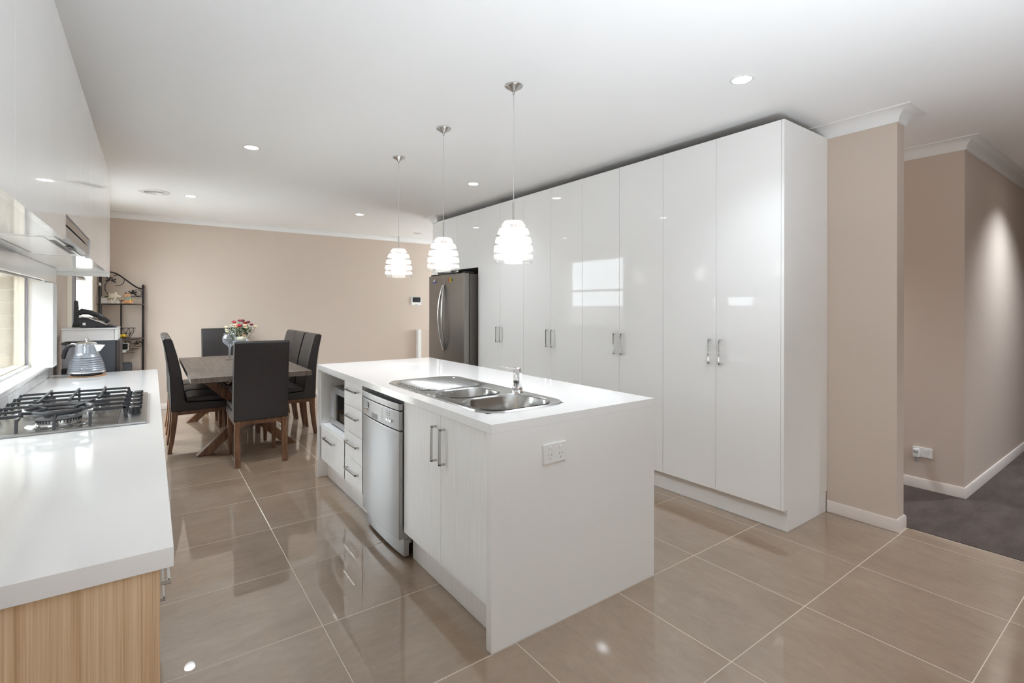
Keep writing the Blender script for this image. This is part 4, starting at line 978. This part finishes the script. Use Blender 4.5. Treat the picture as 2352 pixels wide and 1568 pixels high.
for i in range(10):
    mb.tube([top[i], mid[i]], .0018, 5); mb.tube([top[(i + 1) % 10], mid[i]], .0018, 5); mb.tube([mid[i], bot[i]], .0018, 5); mb.tube([mid[i], bot[(i + 1) % 10]], .0018, 5)
mb.build('wire_frame', IRON, t)
t = thing('lemon', 'bright yellow fruit lying in the wire basket', 'fruit', (-.285, 7.83, .995))
MB().ball((-.288, 7.825, 1.000), .030, 14, 10, (1.35, .9, .8)).build('flesh', BANANA, t)
t = thing('photo_frame', 'small silver framed dark screen under the rack shelf', 'picture frame', (-.275, 7.86, .80))
MB().box(-.325, -.232, 7.86, 7.872, .815, .912).build('frame', WPLAS, t, bevel=.003)
MB().box(-.314, -.243, 7.857, 7.861, .826, .901).build('screen', BGLASS, t)
MB().box(-.30, -.26, 7.872, 7.92, .79, .815).build('stand', WPLAS, t)
t = thing('basket_box', 'small black box with a slotted lid on the lower rack shelf', 'box', (-.265, 7.85, .463))
MB().box(-.335, -.200, 7.80, 7.90, .463, .655).build('box_body', BLACKR, t, bevel=.003)
for i in range(9): MB().box(-.330 + .0145 * i, -.322 + .0145 * i, 7.802, 7.898, .6555, .668).build('slat', BLACKR, t)

# intercom
t = thing('intercom', 'white video intercom with dark screen on the far wall', 'intercom', (3.76, YF, 1.4))
MB().box(3.672, 3.858, YF - .022, YF - .0005, 1.397, 1.547).build('housing', WPLAS, t, bevel=.004)
MB().box(3.690, 3.842, YF - .0235, YF - .021, 1.450, 1.536).build('screen', BGLASS, t)
MB().box(3.735, 3.795, YF - .024, YF - .0225, 1.405, 1.414).build('button_bar', GREYP, t)

# ================================================================== DINING SET
TX0, TX1, TY0, TY1 = .262, 1.232, 4.925, 7.045
t = thing('dining_table', 'long weathered timber dining table with crossed trestle legs', 'table', (.747, 5.97, 0))
n = 5; tp = (TX1 - TX0) / n
for i in range(n): MB().box(TX0 + i * tp + .0006, TX0 + (i + 1) * tp - .0006, TY0 + .14, TY1 - .14, .716, .76).build('top_plank', TABLEM, t, bevel=.0015)
MB().box(TX0, TX1, TY0, TY0 + .139, .716, .76).build('end_plank', TABLEM, t, bevel=.002)
MB().box(TX0, TX1, TY1 - .139, TY1, .716, .76).build('end_plank', TABLEM, t, bevel=.002)
for yy in (5.36, 6.99):
    for s in (1, -1):
        xa, xb = (.385, 1.125) if s == 1 else (1.125, .385)
        hw = .062 * (1 if s == 1 else -1); yo = 0 if s == 1 else 0
        MB().prism([(xa - .055, 0.001), (xa + .055 + .0, 0.001), (xb + .055, .715), (xb - .055, .715)], 'y', yy - .040 + (.0 if s == 1 else .001), yy + .040 - (.0 if s == 1 else .001)).build('trestle_leg', WALNUT, t, bevel=.003)
MB().box(.715, .795, 5.4, 6.95, .31, .40).build('stretcher', WALNUT, t, bevel=.003)

CW = .43
def make_chair(label):
    t = thing('dining_chair', label, 'chair', (0, 0, 0), 'black leather chairs round the dining table')
    h = CW / 2
    # faces +y ; u = y forward, rear corner at y = 0
    outer = [(0, .386), (-.003, .55), (-.010, .72), (-.032, .90), (-.060, 1.040), (-.062, 1.058), (-.050, 1.071)]
    inner = [(-.004, 1.067), (.010, 1.045), (.044, .92), (.074, .78), (.094, .64), (.106, .53), (.112, .482), (.125, .466), (.500, .452), (.515, .440), (.518, .386)]
    MB().prism(outer + inner, 'x', -h, h, smooth=True).build('upholstered_shell', LEATHER, t, bevel=.012, seg=3)
    cu = [(.114, .470), (.120, .503), (.16, .517), (.40, .512), (.505, .500), (.522, .482), (.520, .462), (.49, .456)]
    MB().prism(cu, 'x', -h + .004, h - .004, smooth=True).build('seat_cushion', LEATHER, t, bevel=.012, seg=3)
    MB().box(-h + .012, h - .012, .012, .034, .350, .386).box(-h + .012, h - .012, .484, .506, .350, .386).box(-h + .012, -h + .034, .034, .484, .350, .386).box(h - .034, h - .012, .034, .484, .350, .386).build('seat_frame', WALNUT, t, bevel=.002)
    for s in (-1, 1):
        x0, x1 = (s * (h - .008), s * (h - .052))
        a, b = min(x0, x1), max(x0, x1)
        # rear leg: curves backwards
        n = 7; L1 = []; L2 = []
        for i in range(n + 1):
            q = i / n; z = .386 * (1 - q); o_ = -.030 * q * q; L1.append((o_ + .002, z)); L2.append((o_ + .054 - .020 * q, z))
        MB().prism(L1 + L2[::-1], 'x', a + .0, b, smooth=True).build('leg', WALNUT, t, bevel=.003)
        vs = [(a, .462, .386), (b, .462, .386), (b, .512, .386), (a, .512, .386)]
        cxm = (a + b) / 2; vs += [(cxm - .014, .470, 0), (cxm + .014, .470, 0), (cxm + .014, .500, 0), (cxm - .014, .500, 0)]
        MB().add(vs, [(0, 1, 2, 3), (7, 6, 5, 4), (0, 4, 5, 1), (1, 5, 6, 2), (2, 6, 7, 3), (3, 7, 4, 0)]).build('leg', WALNUT, t, bevel=.003)
        MB().prism([(s * (h - .052), .352), (s * (h - .085), .352), (s * (h - .052), .322)], 'y', .014, .030).build('corner_bracket', WALNUT, t)
    # stitched seams on the back panel edges
    for s in (-1, 1):
        MB().tube([(s * (h - .004), u - .0015, z) for u, z in outer[:-1]], .0025, 6).build('piping', LEATHER, t)
    return t
ch = make_chair('black leather dining chair at the near end, its back to the kitchen')
ch.location = (.773, 4.762, 0)
def put(x, y, rz, label):
    c = copy_tree(ch); c.location = (x, y, 0); c.rotation_euler = (0, 0, rz); c['label'] = label; return c
put(.757, 7.86, PI, 'black leather dining chair at the far end against the beige wall')
for (yy, lab) in ((5.775, 'nearest the kitchen bench'), (6.26, 'in the middle'), (6.715, 'nearest the far wall')):
    put(.146, yy, -PI / 2, 'black leather dining chair on the left side of the table, ' + lab)
for (yy, lab) in ((5.775, 'nearest the island'), (6.26, 'in the middle'), (6.715, 'nearest the far wall')):
    put(1.424, yy, PI / 2, 'black leather dining chair on the right side of the table, ' + lab)

# crystal goblet
gx, gy, gz = .715, 6.43, .7602
t = thing('crystal_goblet', 'tall cut-crystal goblet vase left of the flowers', 'vase', (gx, gy, gz))
MB().lathe([(.001, .001), (.052, .001), (.052, .005), (.020, .016), (.010, .026)], (gx, gy, gz), 28).build('foot', GLASS, t)
MB().lathe([(.010, .026), (.009, .06), (.010, .10), (.013, .145), (.022, .160)], (gx, gy, gz), 20).build('stem', CRYSTAL, t)
MB().lathe([(.022, .160), (.045, .178), (.064, .205), (.070, .235), (.066, .265), (.056, .285), (.062, .300)], (gx, gy, gz), 28).build('bowl', CRYSTAL, t)
mb = MB()
for j in range(4):
    for i in range(18):
        a = 2 * PI * (i + .5 * (j % 2)) / 18; r = (.050, .066, .0695, .067)[j]; z = (.190, .214, .238, .262)[j]
        mb.ball((gx + r * math.cos(a), gy + r * math.sin(a), gz + z), .0065, 5, 4)
o = mb.build('cut_facets', CRYSTAL, t); o['kind'] = 'stuff'
# second goblet (candle stand)
hx_, hy_ = .792, 6.10
t = thing('candle_stand', 'crystal footed candle stand partly hidden by the near chair', 'candle holder', (hx_, hy_, .7602))
MB().lathe([(.001, .001), (.050, .001), (.050, .005), (.014, .018), (.008, .04), (.009, .16), (.02, .20), (.050, .218), (.063, .228)], (hx_, hy_, .7602), 28).build('pedestal', GLASS, t)
MB().lathe([(.001, .226), (.064, .228), (.070, .250), (.066, .252), (.001, .236)], (hx_, hy_, .7602), 32).build('dish', CRYSTAL, t)
t = thing('candle', 'short square cream candle on the crystal stand', 'candle', (hx_, hy_, .997))
MB().box(hx_ - .036, hx_ + .036, hy_ - .036, hy_ + .036, .9975, 1.036).rot(-.6, (hx_, hy_, 0)).build('wax', CREAM, t, bevel=.005)
MB().cyl((hx_, hy_, 1.035), (hx_, hy_, 1.043), .0012, 6).build('wick', BLACK, t)
# bouquet
fx0, fy0_, fz0 = .815, 6.30, .7602
t = thing('flower_arrangement', 'bouquet of red roses and peach carnations on the dining table', 'flowers', (fx0, fy0_, fz0))
MB().lathe([(.001, .002), (.045, .002), (.060, .03), (.062, .12), (.055, .20), (.050, .20), (.055, .12), (.052, .03), (.001, .012)], (fx0, fy0_, fz0), 24).build('vase', CRYSTAL, t)
Rt = Vector((math.cos(YAW), -math.sin(YAW), 0)); Fw = Vector((math.sin(YAW), math.cos(YAW), 0))
rn = random.Random(3)
def fp(u, z, d=0): p = Vector((fx0, fy0_, 0)) + Rt * u + Fw * d; return (p.x, p.y, z)
def bloom(c, r, m, name):
    mb = MB()
    for k in range(11):
        a = k * 2.399; q = k / 11; rr = r * (.15 + .75 * q); cc = (c[0] + rr * math.cos(a) * .6, c[1] + rr * math.sin(a) * .6, c[2] + r * .35 * (1 - q))
        mb.ball(cc, r * (.34 + .22 * q), 7, 5, (1, 1, .75 + .1 * rn.random()))
    mb.build(name, m, t)
# (u right, z, depth, r, material)
for u, z, d, r, m, nm in [(-.085, 1.193, .0, .024, DRED, 'rose'), (-.060, 1.190, -.03, .022, RED, 'rose'), (-.035, 1.206, .03, .024, DRED, 'rose'), (.010, 1.205, .0, .030, DRED, 'rose'), (.030, 1.180, .03, .026, RED, 'rose'),
                       (.008, 1.150, -.06, .032, RED, 'rose'), (.068, 1.190, .02, .024, DRED, 'rose'), (.095, 1.160, .04, .022, DRED, 'rose'),
                       (-.045, 1.160, -.04, .022, PEACH, 'carnation'), (-.018, 1.138, -.06, .022, PEACH, 'carnation'), (.068, 1.155, -.05, .022, PEACH, 'carnation'), (.078, 1.128, -.05, .021, YELP, 'carnation'),
                       (-.160, 1.135, -.02, .020, YELP, 'carnation'), (-.150, 1.105, -.03, .018, YELP, 'carnation'), (-.118, 1.085, -.06, .020, YELP, 'carnation'), (-.130, 1.150, .02, .019, YELP, 'carnation'),
                       (.060, 1.045, -.06, .020, PEACH, 'carnation'), (.050, 1.025, -.08, .018, PEACH, 'carnation'), (.160, 1.142, .0, .020, YELP, 'carnation')]:
    bloom(fp(u, z, d), r, m, nm)
    MB().tube([fp(0, .80), fp(u * .4, (z + .84) / 2, d * .4), fp(u, z - .01, d)], .0025, 5).build('stem', GREEN, t)
mb = MB(); mg = MB(); md = MB()
for i in range(330):
    a, b = rn.uniform(-1, 1), rn.uniform(-1, 1); u = -.055 + .105 * a; z = 1.115 + .055 * b - .25 * abs(a) * .1; d = rn.uniform(-.09, .05)
    if (a * a + b * b) > 1.1: continue
    c = fp(u, z, d); mb.ball(c, rn.uniform(.0022, .0048), 5, 4)
for i in range(420):
    u = rn.gauss(-.02, .06); z = rn.gauss(1.095, .035); d = rn.uniform(-.08, .06)
    if z < 1.0 or z > 1.17: continue
    p0 = Vector(fp(u, z, d)); dr_ = Vector((rn.uniform(-1, 1), rn.uniform(-1, 1), rn.uniform(-.2, 1))).normalized() * rn.uniform(.012, .03)
    s_ = dr_.cross(Vector((rn.random(), rn.random(), rn.random()))).normalized() * .004
    (mg if u < .01 else md).add([p0, p0 + dr_ * .5 + s_, p0 + dr_, p0 + dr_ * .5 - s_], [(0, 1, 2, 3)])
o = mb.build('babys_breath', WPET, t); o['kind'] = 'stuff'
o = mg.build('sprig_leaves', GREEN, t); o['kind'] = 'stuff'
o = md.build('dark_leaves', DGREEN, t); o['kind'] = 'stuff'
for i in range(16):
    u = rn.uniform(.0, .10); z = rn.uniform(1.05, 1.13); d = rn.uniform(-.06, .03); c = Vector(fp(u, z, d))
    v = Vector((rn.uniform(-1, 1), rn.uniform(-1, .3), rn.uniform(-.6, .8))).normalized() * .038; s_ = v.cross(Vector((0, 1, .3))).normalized() * .014
    MB().add([c, c + v * .4 + s_, c + v, c + v * .4 - s_, c + v * .5 + Vector((0, 0, .004))], [(0, 1, 4), (1, 2, 4), (2, 3, 4), (3, 0, 4)]).build('leaf', DGREEN if i % 2 else GREEN, t)
